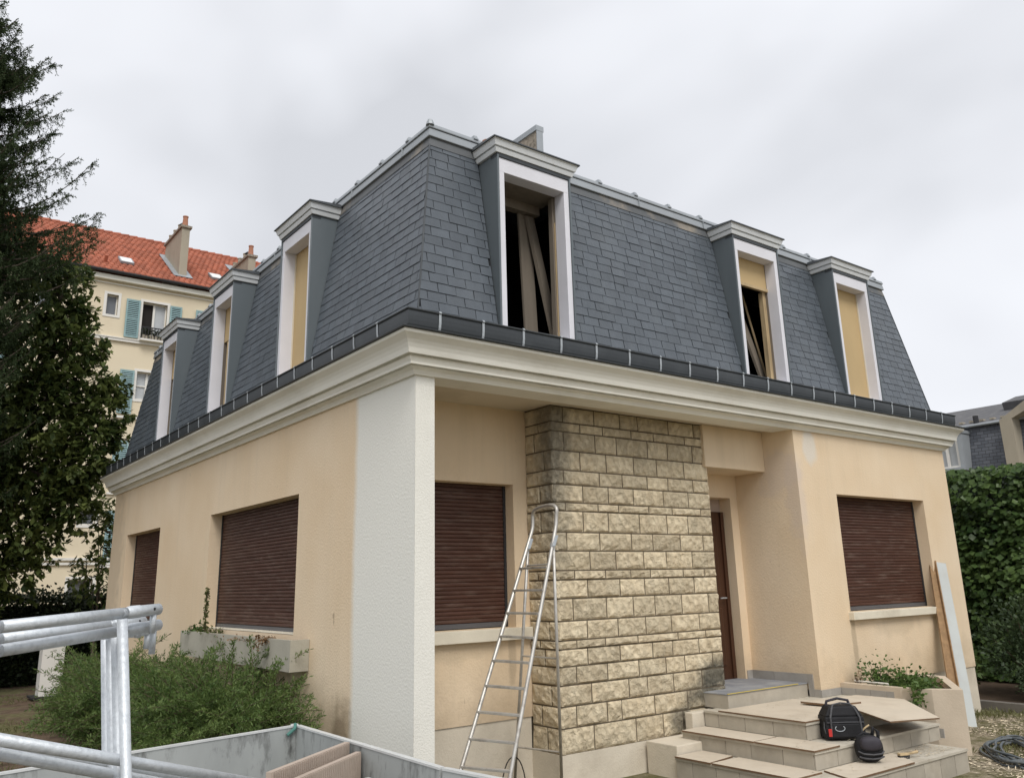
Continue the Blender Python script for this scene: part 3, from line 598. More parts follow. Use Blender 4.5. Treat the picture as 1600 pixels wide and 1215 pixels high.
# ---- dormers. u along the facade, d into the house (0 = face of the frame), z up
def dormer(u0, u1, side, fill):
    f0 = 0.035
    Pm = (lambda u, d, z: (f0 + d, u, z)) if side else (lambda u, d, z: (u, f0 + d, z))
    c = (u0 + u1) / 2
    d = MB()
    def bx(mb, a, b, e, f, g, h):
        p = [Pm(a, e, g), Pm(b, e, g), Pm(b, f, g), Pm(a, f, g), Pm(a, e, h), Pm(b, e, h), Pm(b, f, h), Pm(a, f, h)]
        return mb.hexa(p)
    z0, zt, zo = 4.03, 5.868, 5.712
    jw = 0.092
    root = bx(d, u0 + .012, u1 - .012, 0.02, 0.55, zt + .012, zt + .05).build('dormer', M['zinc_cheek'], house)
    # painted surround: jambs run back as the reveal
    fr = MB(); bx(fr, u0 + .026, u0 + jw, 0, 0.155, z0, zo); bx(fr, u1 - jw, u1 - .026, 0, 0.155, z0, zo); bx(fr, u0 + .026, u1 - .026, 0, 0.155, zo, zt); bx(fr, u0 + .03, u1 - .03, 0.004, 0.15, z0 - .03, z0 + .035)
    fr.build('window_surround', M['frame'], root, bevel=0.004)
    # zinc cheeks (triangles that die into the slope)
    for a, b in ((u0, u0 + .022), (u1 - .022, u1)):
        ck = MB(); zz = [4.0, zt + .03]
        p = []
        for z in zz: p += [Pm(a, -.004, z), Pm(b, -.004, z), Pm(b, rof(z) + .03 - f0, z), Pm(a, rof(z) + .03 - f0, z)]
        ck.hexa([p[0], p[1], p[2], p[3], p[4], p[5], p[6], p[7]]).build('cheek', M['zinc_cheek'], root)
        rl = MB(); 
        rl.tube([Pm((a + b) / 2, -.004, 4.02), Pm((a + b) / 2, -.004, zt + .02)], 0.0125, 8).build('cheek_edge', M['zinc_cheek'], root)
    hb = MB(); bx(hb, u0 - .002, u1 + .002, -.012, 0.10, zt + .002, zt + .042); hb.build('head_flashing', M['zinc_dark'], root)
    # cornice in three tiers with mitred returns
    for (o, g, h, nm, mt) in ((0.038, zt + .044, zt + .088, 'dormer_cornice', 'frame_trim'), (0.022, zt + .088, zt + .102, 'dormer_cornice', 'frame_trim'), (0.066, zt + .102, zt + .152, 'dormer_cornice', 'frame_trim'), (0.072, zt + .152, zt + .168, 'dormer_cornice', 'frame_trim')):
        q = MB(); o2 = o - .016
        p = [Pm(u0 - o2, -o2, g), Pm(u1 + o2, -o2, g), Pm(u1 + o2, 0.5, g), Pm(u0 - o2, 0.5, g), Pm(u0 - o, -o, h), Pm(u1 + o, -o, h), Pm(u1 + o, 0.5, h), Pm(u0 - o, 0.5, h)]
        q.hexa(p).build(nm, M[mt], root)
    q = MB(); p = [Pm(u0 - .088, -.088, zt + .169), Pm(u1 + .088, -.088, zt + .169), Pm(u1 + .088, 0.6, zt + .169), Pm(u0 - .088, 0.6, zt + .169), Pm(u0 - .084, -.084, zt + .184), Pm(u1 + .084, -.084, zt + .184), Pm(u1 + .07, 0.7, zt + .25), Pm(u0 - .07, 0.7, zt + .25)]
    q.hexa(p).build('dormer_roof', M['zinc_dark'], root)
    for a in (u0 + .055, u1 - .06): 
        q = MB(); bx(q, a - .045, a + .045, -.015, 0.06, 3.985, 4.035); q.build('foot_flashing', M['zinc_dark'], root)
    # lining behind the reveal
    ln = MB(); bx(ln, u0 + .022, u0 + jw + .004, 0.156, 0.3, z0, zo); bx(ln, u1 - jw - .004, u1 - .022, 0.156, 0.25, z0, zo); bx(ln, u0 + .022, u1 - .022, 0.156, 0.5, zo + .004, zt + .01)
    ln.build('lining', M['oldboard'], root)
    x0, x1 = u0 + jw - .004, u1 - jw + .004
    if fill == 'full':
        q = MB(); bx(q, x0, x1, 0.158, 0.18, z0, zo + .003); q.build('infill_board', M['boardY'], root)
        for a in (x0 + .001, x1 - .013):
            q = MB(); bx(q, a, a + .012, 0.140, 0.157, z0, zo - .002); q.build('sealant_bead', M['sill'], root)
    elif fill == 'top':
        zz = 5.325
        q = MB(); bx(q, x0, x1, 0.158, 0.18, zz + .04, zo + .003); q.build('infill_board', M['boardY'], root)
        q = MB(); bx(q, x0, x1, 0.140, 0.185, zz, zz + .04); q.build('transom', M['timber'], root)
        q = MB(); bx(q, x1 - .07, x1 - .002, 0.186, 0.25, z0, zz); q.build('stud', M['timber'], root)
    elif fill == 'part':
        zz = 5.20
        q = MB(); bx(q, x0, x1, 0.158, 0.18, zz, zo + .003); q.build('infill_board', M['boardY'], root)
        q = MB(); bx(q, x1 - .24, x1 - .12, 0.165, 0.21, z0, zz - .01); q.build('stud', M['timber'], root)
    else:
        q = MB(); bx(q, x1 - .03, x1 - .002, 0.175, 0.24, z0, zo - .004); q.build('stud', M['oldboard'], root)
        q = MB(); bx(q, x1 - .016, x1 - .002, 0.158, 0.172, z0, zo - .3); q.build('batten', M['timber'], root)
        q = MB(); bx(q, x0 - .02, x1 + .02, 0.45, 0.55, zo - .10, zo + .02); q.build('header', M['oldboard'], root)
    return root
dormer(*FD[0], 0, 'open'); dormer(*FD[1], 0, 'top'); dormer(*FD[2], 0, 'full')
dormer(*SD[0], 1, 'full'); dormer(*SD[1], 1, 'part'); dormer(*SD[2], 1, 'part')
# near-black attic floor and added screens put the loft's darkness into the colour
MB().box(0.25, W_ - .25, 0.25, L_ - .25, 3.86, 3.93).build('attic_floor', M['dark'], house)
mb = MB(); mb.box(2.6, 2.65, 0.6, 2.6, 3.94, 6.05); mb.box(1.0, 8.5, 2.0, 2.06, 3.94, 6.05); mb.build('attic_dark_screen', M['dark'], house)

# chimney on the roof
ch = MB().box(3.08, 3.18, 1.95, 4.4, 6.2, 7.78).build('chimney', M['pebble'], house)
MB().box(3.062, 3.198, 1.935, 4.43, 7.781, 7.86).build('chimney_cap', M['zinc'], ch)
MB().box(3.075, 3.185, 1.938, 1.949, 6.2, 7.779).build('chimney_flashing', M['zinc'], ch)
MB().lathe([(0.085, 0), (0.075, 0.17), (0.085, 0.18), (0.085, 0.21)], (2.42, 2.2, 7.30), 12).build('chimney_pot', M['pot'], ch)
MB().box(2.30, 2.54, 2.08, 2.32, 6.2, 7.30).build('chimney_stack', M['chimney'], ch)

# ---- roller shutters
def shutter(u0, u1, z0, z1, dep, side):
    Pm = (lambda u, d, z: (d, u, z)) if side else (lambda u, d, z: (u, d, z))
    def bx(mb, a, b, e, f, g, h): return mb.hexa([Pm(a, e, g), Pm(b, e, g), Pm(b, f, g), Pm(a, f, g), Pm(a, e, h), Pm(b, e, h), Pm(b, f, h), Pm(a, f, h)])
    root = bx(MB(), u0, u1, dep + .03, dep + .05, z0, z1).build('roller_shutter', M['dark'], house)
    for a, b in ((u0, u0 + .03), (u1 - .03, u1)): bx(MB(), a, b, dep - .012, dep + .03, z0, z1).build('guide_rail', M['iron'], root)
    pitch = 0.0395; n = int((z1 - z0 - 0.05) / pitch); h0 = z0 + .052
    bx(MB(), u0 + .031, u1 - .031, dep - .006, dep + .022, z0 + .004, z0 + .05).build('bottom_rail', M['shutter_rail'], root)
    src = None; base = Pm((u0 + u1) / 2, dep, 0)
    for i in range(n + 1):
        zz = h0 + i * pitch
        if zz + pitch > z1 + .03: break
        if src is None:
            mb = MB(); pr = [(0.008, 0), (0.001, 0.003), (-0.002, 0.012), (-0.0022, 0.022), (0.0004, 0.033), (0.005, 0.037), (0.008, 0.0388)]
            hw = (u1 - u0) / 2 - .031
            for (d0, a0), (d1, a1) in zip(pr[:-1], pr[1:]):
                q = [Pm(-hw, d0, a0), Pm(hw, d0, a0), Pm(hw, d1, a1), Pm(-hw, d1, a1)]; mb.quad(*q)
            o = mb.build('slat', M['shutter'], root, smooth=True, origin=(0, 0, 0)); src = o.data
            o.location = Vector((base[0], base[1], zz)) - WORLDPOS[root]; WORLDPOS[o] = Vector((base[0], base[1], zz))
        else: inst(src, 'slat', root, (base[0] + (random.uniform(-.001, .001) if side else 0), base[1] + (0 if side else random.uniform(-.001, .001)), zz))
shutter(6.2535, 8.427, 1.222, 2.667, 0.172, 0)
shutter(0.32, 1.758, 1.236, 2.667, 1.10, 0)
shutter(2.431, 5.343, 1.204, 2.640, 0.165, 1)
shutter(7.766, 9.862, 1.204, 2.640, 0.165, 1)
MB().box(6.20, 8.56, -0.075, 0.165, 1.125, 1.216).build('window_sill', M['sill'], house, bevel=0.006)
MB().box(0.2, 1.925, 0.885, 1.09, 1.115, 1.230).build('window_sill', M['sill'], house, bevel=0.006)
MB().box(-0.035, 0.16, 7.70, 9.92, 1.12, 1.199).build('window_sill', M['sill'], house, bevel=0.006)
MB().box(0.005, 0.16, 2.435, 5.34, 1.205, 1.212).build('window_sill', M['sill'], house)
# trough hung below the side window
tr = MB(); tr.box(-0.20, -0.16, 2.02, 5.62, 0.88, 1.175); tr.box(-0.16, -0.003, 2.02, 2.06, 0.88, 1.175); tr.box(-0.16, -0.003, 5.58, 5.62, 0.88, 1.175); tr.box(-0.16, -0.003, 2.06, 5.58, 0.88, 0.94)
tr = tr.build('window_trough', M['trough'], house)
MB().box(-0.158, -0.004, 2.062, 5.578, 0.941, 1.13).build('soil', M['soil'], tr)

# ---- rock-faced stone cladding
clad = MB().box(1.945, 4.365, 0.512, 1.2, 0.07, 3.476).build('stone_cladding', M['mortar'], house)
ZR = [3.478, 3.302, 3.201, 2.999, 2.794, 2.643, 2.459, 2.372, 2.156, 1.968, 1.774, 1.682, 1.5, 1.284, 1.099, 1.017, 0.854, 0.683, 0.49, 0.295, 0.062]
JX = [[2.11, 2.56, 2.95, 3.23, 3.74, 4.18], [2.35, 2.68, 3.12, 3.48, 4.01], [2.11, 2.56, 2.88, 3.37, 3.7, 4.13], [2.33, 2.71, 3.13, 3.5, 3.96], [2.09, 2.6, 2.94, 3.33, 3.67, 4.1], [2.35, 2.72, 3.1, 3.58, 4.0],
      [2.1, 2.56, 2.86, 3.33, 3.71, 4.2], [2.34, 2.7, 3.17, 3.61, 3.96], [2.1, 2.56, 3.03, 3.36, 3.81, 4.2], [2.41, 2.78, 3.2, 3.56, 3.99], [2.19, 2.62, 2.99, 3.29, 3.82, 4.18], [2.36, 2.82, 3.19, 3.57, 3.99],
      [2.15, 2.61, 3.0, 3.33, 3.76, 4.21], [2.33, 2.76, 3.17, 3.57, 4.03], [2.18, 2.57, 3.04, 3.66, 4.12], [2.32, 2.77, 3.25, 3.56, 3.99], [2.16, 2.58, 3.03, 3.44, 3.74, 4.2], [2.35, 2.87, 3.14, 3.54, 4.0], [2.14, 2.55, 2.75, 3.23, 3.74], [2.36, 2.94, 3.34, 3.65]]
def rock(a, b, z0, z1, side):
    """one rock-faced block: chamfered arrises, bulging broken face"""
    nx = max(4, min(8, int((b - a) / 0.06))); nz = max(3, min(5, int((z1 - z0) / 0.045)))
    j = 0.0072; a += j; b -= j; z0 += j; z1 -= j
    us = [0, .05] + [k / nx for k in range(1, nx)] + [.95, 1]; vs = [0, .09] + [k / nz for k in range(1, nz)] + [.91, 1]
    mb = MB(); g = []; ph = random.random() * 50; tilt = random.uniform(-.008, .008); bul = random.uniform(.003, .011)
    for iv, v in enumerate(vs):
        for iu, u in enumerate(us):
            edge = iu in (0, len(us) - 1) or iv in (0, len(vs) - 1)
            x = a + (b - a) * u; z = z0 + (z1 - z0) * v
            n_ = math.sin(u * 9.1 + ph) * math.cos(v * 6.3 - ph * 1.7) * .4 + random.uniform(-.5, .5)
            pr = -.007 if edge else (.002 + bul * min(1, 5 * min(u * (b - a) / .2, (1 - u) * (b - a) / .2, v * .8, (1 - v) * .8)) + .010 * n_ + tilt * (v - .5) * 2)
            g.append((1.937 - pr, x, z) if side else (x, 0.503 - pr, z))
    nu = len(us); fs = [(jv * nu + i, jv * nu + i + 1, (jv + 1) * nu + i + 1, (jv + 1) * nu + i) for jv in range(len(vs) - 1) for i in range(nu - 1)]
    mb.add(g, fs)
    # returns back into the joint
    back = 0.03
    bd = [(0, 0), (nu - 1, 0), (nu - 1, len(vs) - 1), (0, len(vs) - 1)]
    cs = [g[jv * nu + i] for i, jv in bd]; bk = [((q[0] + back, q[1], q[2]) if side else (q[0], q[1] + back, q[2])) for q in cs]
    mb.add(cs + bk, [(0, 1, 5, 4), (1, 2, 6, 5), (2, 3, 7, 6), (3, 0, 4, 7)])
    mb.build('stone', M['stone'], clad)
for i, js in enumerate(JX):
    z1, z0 = ZR[i], ZR[i + 1]
    if i == 0: z1 = 3.474
    ed = [1.925] + js + [4.385]
    for a, b in zip(ed[:-1], ed[1:]):
        rock(a, b, z0, z1, False)
    sj = [0.489] + ([0.725] if i % 2 else ([] if i % 4 == 0 else [0.80])) + [0.955]
    if i in (3, 9, 13, 17): sj = [0.489, 0.64, 0.955]
    for a, b in zip(sj[:-1], sj[1:]): rock(a, b, z0, z1, True)
MB().box(1.93, 4.2, 0.500, 1.2, GZ - .05, 0.064).build('stone_plinth', M['plinth'], house)

# ================================================================== ENTRANCE STEPS
steps = thing('entrance_steps', 'tiled concrete entrance steps with dusty treads below the recessed door', 'steps', (4.6, -0.5, GZ))
def tiled(name, x0, x1, y0, y1, z0, z1, twl, parent):
    o = MB().box(x0 + .012, x1, y0 + .012, y1, z0, z1 - .022).build(name, M['tile'], parent)
    MB().box(x0 - .012, x1, y0 - .012, y1, z1 - .021, z1).build('tread', M['tread'], o)
    x = x0
    while x < x1 - .05:                      # riser tiles, front
        wd = min(twl + random.uniform(-.03, .03), x1 - x); 
        MB().box(x + .003, x + wd - .003, y0, y0 + .0115, z0 + .004, z1 - .023).build('riser_tile', M['tile'], o); x += wd
    y = y0 + .013
    while y < min(y1, 0.46) - .05:           # riser tiles, left return
        wd = min(twl + random.uniform(-.03, .03), min(y1, 0.46) - y)
        MB().box(x0, x0 + .0115, y + .003, y + wd - .003, z0 + .004, z1 - .023).build('riser_tile', M['tile'], o); y += wd
    return o
tiled('lower_step', 2.98, 5.32, -1.66, 0.03, GZ - .02, -0.02, 0.30, steps)
tiled('middle_step', 3.39, 5.60, -1.265, 0.30, -0.0195, 0.14, 0.33, steps)
tiled('landing', 3.80, 5.83, -0.915, 0.34, 0.1405, 0.30, 0.36, steps)
MB().box(3.02, 3.60, 0.045, 0.46, GZ - .02, 0.075).build('end_block', M['plinth'], steps, bevel=.01)
MB().box(3.62, 4.6, 0.352, 0.46, GZ - .02, 0.285).build('end_block', M['plinth'], steps, bevel=.01)
sb = MB().box(4.00, 5.435, 0.17, 1.08, 0.301, 0.442).build('door_step', M['tile'], steps)
MB().box(3.995, 5.436, 0.163, 1.08, 0.4425, 0.452).build('step_slab', M['slab'], sb)
MB().box(3.992, 5.25, 0.157, 0.172, 0.4525, 0.458).build('yellow_edge', M['yellow'], sb)
for (x0, x1, y0, y1, z0, z1) in ((5.436, 5.450, 0.15, 0.62, 0.453, 0.55), (5.436, 5.450, 0.625, 0.94, 0.453, 0.55), (5.34, 5.434, 0.936, 0.949, 0.453, 0.55), (5.432, 5.450, 0.085, 0.148, 0.302, 0.55), (5.436, 5.450, 0.0, 0.083, 0.302, 0.385), (5.44, 5.64, -0.014, -0.002, 0.302, 0.38), (5.642, 5.84, -0.014, -0.002, 0.302, 0.38)):
    MB().box(x0, x1, y0, y1, z0, z1).build('skirting_tile', M['tilegrey'], steps)
for k in range(4):
    y1 = -0.02 - k * .185; MB().box(5.832, 5.845, y1 - .18, y1, 0.302, 0.38).build('skirting_tile', M['tilegrey'], steps)
for k in range(3):
    y1 = -0.95 - k * .12; MB().box(5.60, 5.614, y1 - .115, y1, 0.0, 0.09).build('skirting_tile', M['tilegrey'], steps)

# ---- planter beside the steps
PLP = [(5.85, -0.003), (5.83, -0.75), (5.90, -1.08), (6.08, -1.33), (7.25, -0.55), (7.25, -0.003)]
planter = thing('rendered_planter', 'beige rendered planter wall beside the steps below the bay window', 'planter', (6.5, -0.6, GZ))
inn = [(5.95, -0.003), (5.93, -0.73), (5.99, -1.02), (6.11, -1.20), (7.15, -0.51), (7.15, -0.003)]
mb = MB(); n = len(PLP)
for i in range(n - 1):
    a, b, c, d = PLP[i], PLP[i + 1], inn[i + 1], inn[i]
    mb.hexa([(*a, GZ - .03), (*b, GZ - .03), (*c, GZ - .03), (*d, GZ - .03), (*a, .43), (*b, .43), (*c, .43), (*d, .43)])
mb.build('planter_wall', M['planter'], planter, fix=False)
MB().prism(inn, 0.0, 0.36).build('soil', M['soil'], planter)
MB().tube([(5.95, -0.55, .445), (6.0, -.1, .445)], .012, 6).build('coping_repair', M['white'], planter)

# ---- thin boards laid on the steps
def board(pts, th, name, label, zs=None):
    mb = MB(); n = len(pts); zt = [q[2] for q in pts]
    mb.cur = 0; mb.add(pts, [tuple(range(n))]); mb.cur = 1
    low = [(q[0], q[1], q[2] - th) for q in pts]
    for i in range(n): j = (i + 1) % n; mb.quad(pts[i], low[i], low[j], pts[j])
    mb.add(low, [tuple(range(n - 1, -1, -1))])
    c = pts[0]
    return tag(mb.build(name, [M['boardtop'], M['boardedge']], None, origin=(sum(q[0] for q in pts) / n, sum(q[1] for q in pts) / n, min(zt) - th)), label, 'board', 'thin boards protecting the steps')
z = 0.316
board([(3.775, -0.93, z), (4.62, -0.935, z), (5.1, -0.60, z), (5.05, 0.11, z), (3.79, 0.14, z)], .014, 'protective_board', 'large pale board with brown edge covering the landing below the door')
z = 0.155
board([(3.362, -0.62, z), (3.72, -0.62, z), (3.72, 0.28, z), (3.362, 0.28, z)], .0145, 'protective_board', 'narrow board with brown edge on the middle step, beside the stone cladding')
board([(3.362, -1.285, z), (3.76, -1.285, z), (3.76, -0.935, z), (3.74, -0.635, z), (3.362, -0.635, z)], .0145, 'protective_board', 'pale board at the outer corner of the middle step')
z = -0.004
board([(2.955, -0.42, z), (3.36, -0.36, z), (3.36, 0.02, z), (2.955, 0.02, z)], .0155, 'protective_board', 'short board on the lowest step, nearest the stone cladding')
board([(2.957, -1.35, z), (3.35, -1.35, z), (3.35, -0.44, z), (2.957, -0.44, z)], .0155, 'protective_board', 'board with brown edge along the left side of the lowest step')
board([(3.28, -1.68, z), (4.30, -1.68, z), (4.55, -1.32, z), (3.42, -1.32, z)], .0155, 'protective_board', 'board on the front of the lowest step below the tool bags')
board([(4.86, -0.66, 0.334), (4.42, -1.42, 0.30), (5.04, -1.58, 0.285), (5.72, -0.85, 0.331), (5.6, -0.35, 0.345), (5.25, -.3, .345)], .014, 'tilted_board', 'big pale board tilted over the front edge of the landing')
board([(4.70, -0.24, 0.352), (4.74, -0.62, 0.348), (5.12, -0.70, 0.348), (5.15, -0.30, 0.350)], .02, 'offcut_board', 'dark edged board offcut lying behind the open tool bag')

# ---- tool bags
def bag_frame(x, y, z, rot): return Matrix.Translation((x, y, z)) @ Matrix.Rotation(rot, 4, 'Z')
def xmb(mb, mw): mb.v = [tuple(mw @ Vector(q)) for q in mb.v]; return mb
tb = thing('tool_bag', 'open black tool tote with grey trim and red tag on the middle step', 'tool bag', (4.13, -1.08, 0.1565))
mw = bag_frame(4.13, -1.08, 0.1565, R(-37)) @ Matrix.Diagonal((.93, .93, .80, 1))
def part(mb, name, mt, par, **k): return xmb(mb, mw).build(name, M[mt], par, **k)
def taper(w0, d0, w1, d1, h, z0=0, oy=0): return MB().hexa([(-w0, -d0, z0), (w0, -d0, z0), (w0, d0, z0), (-w0, d0, z0), (-w1, -d1 + oy, z0 + h), (w1, -d1 + oy, z0 + h), (w1, d1 + oy, z0 + h), (-w1, d1 + oy, z0 + h)])
body = part(taper(.205, .125, .20, .115, .25), 'body', 'bagblack', tb, bevel=.018)
part(taper(.195, .11, .14, .085, .11, .25), 'gable', 'bagblack', tb, bevel=.014)
part(taper(.15, .022, .14, .02, .15, .025).add([], []), 'front_pocket', 'bagblack', tb, bevel=.01)
for q in [o for o in tb.children if o.name.startswith('front_pocket')]: q.location += mw.to_3x3() @ Vector((0.0, -.128, 0))
part(MB().tube([(-.155, -.133, .03), (-.15, -.135, .12), (-.15, -.13, .24), (-.12, -.10, .33), (-.09, -.06, .375), (0, -.04, .39), (.09, -.05, .38), (.12, -.09, .34), (.15, -.13, .24), (.155, -.135, .11), (.155, -.133, .03)], .011, 6), 'strap', 'baggrey', tb)
part(MB().tube([(-.13, .05, .33), (-.11, .05, .40), (0, .04, .43), (.11, .05, .405), (.13, .05, .33)], .016, 8), 'handle', 'bagpurple', tb)
part(MB().tube([(-.07 + .05 * math.cos(a), -.152, .125 + .032 * math.sin(a)) for a in np.linspace(.75 * math.pi, 2.25 * math.pi, 12)], .0045, 6), 'metal_ring', 'zinc_light', tb)
part(MB().box(-.19, -.155, -.152, -.142, .035, .12), 'red_tag', 'red', tb, bevel=.004)
part(MB().tube([(-.19, -.128, .185), (0, -.136, .19), (.19, -.128, .185)], .006, 6), 'piping', 'baggrey', tb)
part(MB().tube([(-.2, -.08, .19), (-.21, -.09, .12), (-.2, -.1, .06)], .008, 6), 'side_clip', 'baggrey', tb)
for k, (u, v) in enumerate(((.07, -.03), (.10, .02), (.13, -.05))): part(MB().tube([(u, v, .20), (u + .03, v - .02, .34 - .02 * k)], [.009, .006], 6), 'tool_handle', ['boardY', 'zinc_light', 'timber'][k], tb)
part(MB().tube([(.14, -.115, .06), (.19, -.13, .12), (.24, -.12, .15)], .009, 6), 'loose_strap', 'timber', tb)

b2 = thing('pouch_bag', 'small rounded dark tool pouch on the lowest step in front of the tote', 'tool bag', (4.02, -1.41, -0.003))
mw = bag_frame(4.02, -1.41, -0.003, R(-40))
def blob(rx, ry, rz, c, sq=2.6, n=20, m_=12):
    mb = MB(); vs = []; fs = []
    sg = lambda a, e: math.copysign(abs(a) ** (2 / e), a)
    for j in range(m_ + 1):
        ph = -math.pi / 2 + math.pi * j / m_
        for i in range(n):
            th = 2 * math.pi * i / n
            vs.append((c[0] + rx * sg(math.cos(ph), sq) * sg(math.cos(th), sq), c[1] + ry * sg(math.cos(ph), sq) * sg(math.sin(th), sq), c[2] + rz * sg(math.sin(ph), sq)))
    for j in range(m_):
        for i in range(n): fs.append((j * n + i, j * n + (i + 1) % n, (j + 1) * n + (i + 1) % n, (j + 1) * n + i))
    return mb.add(vs, fs)
part(blob(.125, .085, .115, (0, 0, .115)), 'body', 'bagblack', b2, smooth=True)
part(blob(.098, .05, .062, (0, -.068, .165)), 'front_flap', 'bagpurple', b2, smooth=True)
part(MB().tube([(-.115, -.06, .10), (-.08, -.10, .085), (0, -.115, .08), (.08, -.10, .085), (.115, -.06, .10)], .007, 6), 'zipper', 'baggrey', b2)
part(MB().tube([(-.11, -.06, .055), (-.07, -.085, .045), (0, -.092, .04), (.07, -.085, .045), (.11, -.06, .055)], .008, 6), 'piping', 'baggrey', b2)
part(MB().tube([(.10, .02, .17), (.11, .03, .25), (.07, .03, .285), (.05, .02, .22)], .017, 8), 'belt_loop', 'bagblack', b2, smooth=True)
part(MB().tube([(-.10, .03, .2), (-.02, .05, .24), (.06, .04, .22)], .013, 8), 'handle', 'bagblack', b2, smooth=True)
tag(MB().hexa([tuple(Matrix.Translation((4.22, -1.33, .2)) @ Matrix.Rotation(R(-35), 4, 'Z') @ Vector(q)) for q in [(-.05, -.015, 0), (.05, -.015, 0), (.05, .015, 0), (-.05, .015, 0), (-.05, -.012, .018), (.05, -.012, .02), (.05, .018, .02), (-.05, .018, .018)]]).build('tape_roll_box', M['paper'], None, origin=(4.22, -1.33, .2)), 'small white carton between the two dark tool bags', 'carton').location.z = 0.1555
br = thing('hand_brush', 'wooden hand brush lying on the lowest step beside the pouch', 'brush', (4.44, -1.50, -0.019))
mw = bag_frame(4.44, -1.50, -0.019, R(-20))
part(taper(.055, .022, .055, .02, .02, .03), 'brush_head', 'timber', br, bevel=.004); part(taper(.05, .018, .055, .02, .03, 0), 'bristle', 'iron', br); part(MB().tube([(.05, 0, .04), (.16, 0, .05)], [.011, .014], 8), 'handle', 'timber', br)

# ================================================================== STEPLADDER
def smooth_path(p):
    p = [Vector(q) for q in p]
    for _ in range(2):
        o = [p[0]]
        for a, b in zip(p[:-1], p[1:]):
            if (b - a).length > 1: o += [a.lerp(b, .02), a.lerp(b, .98)]
            else: o += [a.lerp(b, .25), a.lerp(b, .75)]
        p = o + [p[-1]]
    return p
ld = thing('stepladder', 'tall aluminium stepladder with curved top rail standing before the stone cladding', 'ladder', (1.1, 0.2, GZ))
fl, fr_ = Vector((0.45, .048, .146)), Vector((.655, -.364, .146)); hl, hr = Vector((1.47, .337, 2.044)), Vector((1.354, -.179, 2.044))
hl = hl + (hl - fl) * 0.0; 
dl, dr_ = (hl - fl) / (hl.z - fl.z), (hr - fr_) / (hr.z - fr_.z)
bl, brr = fl + dl * (GZ - fl.z), fr_ + dr_ * (GZ - fr_.z)
ml, mr_ = hl + dl * .06, hr + dr_ * .06
cl = [bl, hl, hl + dl * .12 + Vector((0.0, 0, 0)), hl + Vector((dl.x * .14, dl.y * .14, .20)), hl + Vector((.07, .02, .275)), hl + Vector((.06, -.06, .318))]
cr_ = [brr, hr, hr + dr_ * .12, hr + Vector((dr_.x * .14, dr_.y * .14, .20)), hr + Vector((.055, .0, .275)), hr + Vector((.06, .08, .318))]
MB().tube(smooth_path(cl + cr_[::-1]), .0175, 10).build('front_rail', M['alu'], ld, smooth=True)
zr = 0.2244 - 0.196 * 2
for k in range(12):
    z = zr + k * 0.196; a = fl + dl * (z - fl.z); b = fr_ + dr_ * (z - fr_.z)
    if k < 11:
        n_ = (b - a).normalized(); dd = Vector((-n_.y, n_.x, 0)); dd = dd if dd.x > 0 else -dd
        MB().obox(a, b, dd * .022, Vector((0, 0, .010))).build('rung', M['alu'], ld, bevel=.003)
rl_top, rr_top = hl - dl * 0.02, hr - dr_ * 0.02
rlf, rrf = Vector((1.62, .86, GZ)), Vector((1.80, .365, GZ))
for a, b in ((rl_top, rlf), (rr_top, rrf)):
    MB().tube([a, b], .0145, 10).build('rear_leg', M['alu'], ld, smooth=True); MB().tube([b, b + Vector((0, 0, .05))], .017, 10).build('foot', M['iron'], ld)
for a in (bl, brr): MB().tube([a, a + Vector((0.02, 0, .05))], .02, 10).build('foot', M['iron'], ld)
for t in (.09, .46, .83):
    a = rl_top.lerp(rlf, t); b = rr_top.lerp(rrf, t); MB().tube([a, b], .009, 8).build('cross_bar', M['alu'], ld)
for a in (hl, hr): MB().obox(a - dl * .07 + Vector((.012, 0, 0)), a + dl * .03 + Vector((.012, 0, 0)), Vector((.018, 0, 0)), Vector((0, .022, 0))).build('hinge', M['zinc_light'], ld, bevel=.004)
tag(MB().tube([(1.33 + .17 * math.cos(a) + .02 * a, .52, -.23 + .36 * math.sin(a)) for a in np.linspace(0.0, math.pi, 16)], .006, 6).build('cable_loop', M['cable'], None, origin=(1.35, .52, GZ), smooth=True), 'dark cable arching up between the stepladder legs by the plinth', 'cable')

# leaning plank at the right corner
pk = thing('leaning_plank', 'long white faced chipboard plank leaning against the bay wall corner', 'plank', (7.95, -.45, GZ))
a0, a1 = Vector((7.86, -.47, GZ)), Vector((8.585, -.028, 1.80)); ax = (a1 - a0).normalized(); wv = Vector((.86, -.5, 0)); wv = (wv - ax * wv.dot(ax)).normalized(); tv = ax.cross(wv)
MB().obox(a0, a1, wv * .08, tv * .011).build('face', M['plankface'], pk)
MB().obox(a0 - wv * .088 - tv * .02, a1 - wv * .088 - tv * .02, wv * .007, tv * .03).build('edge', M['plankedge'], pk)
MB().obox(a0 - wv * .156, a1 - wv * .104 - (a1 - a0) * .002, wv * .060, tv * .010).build('second_board', M['plankedge'], pk)

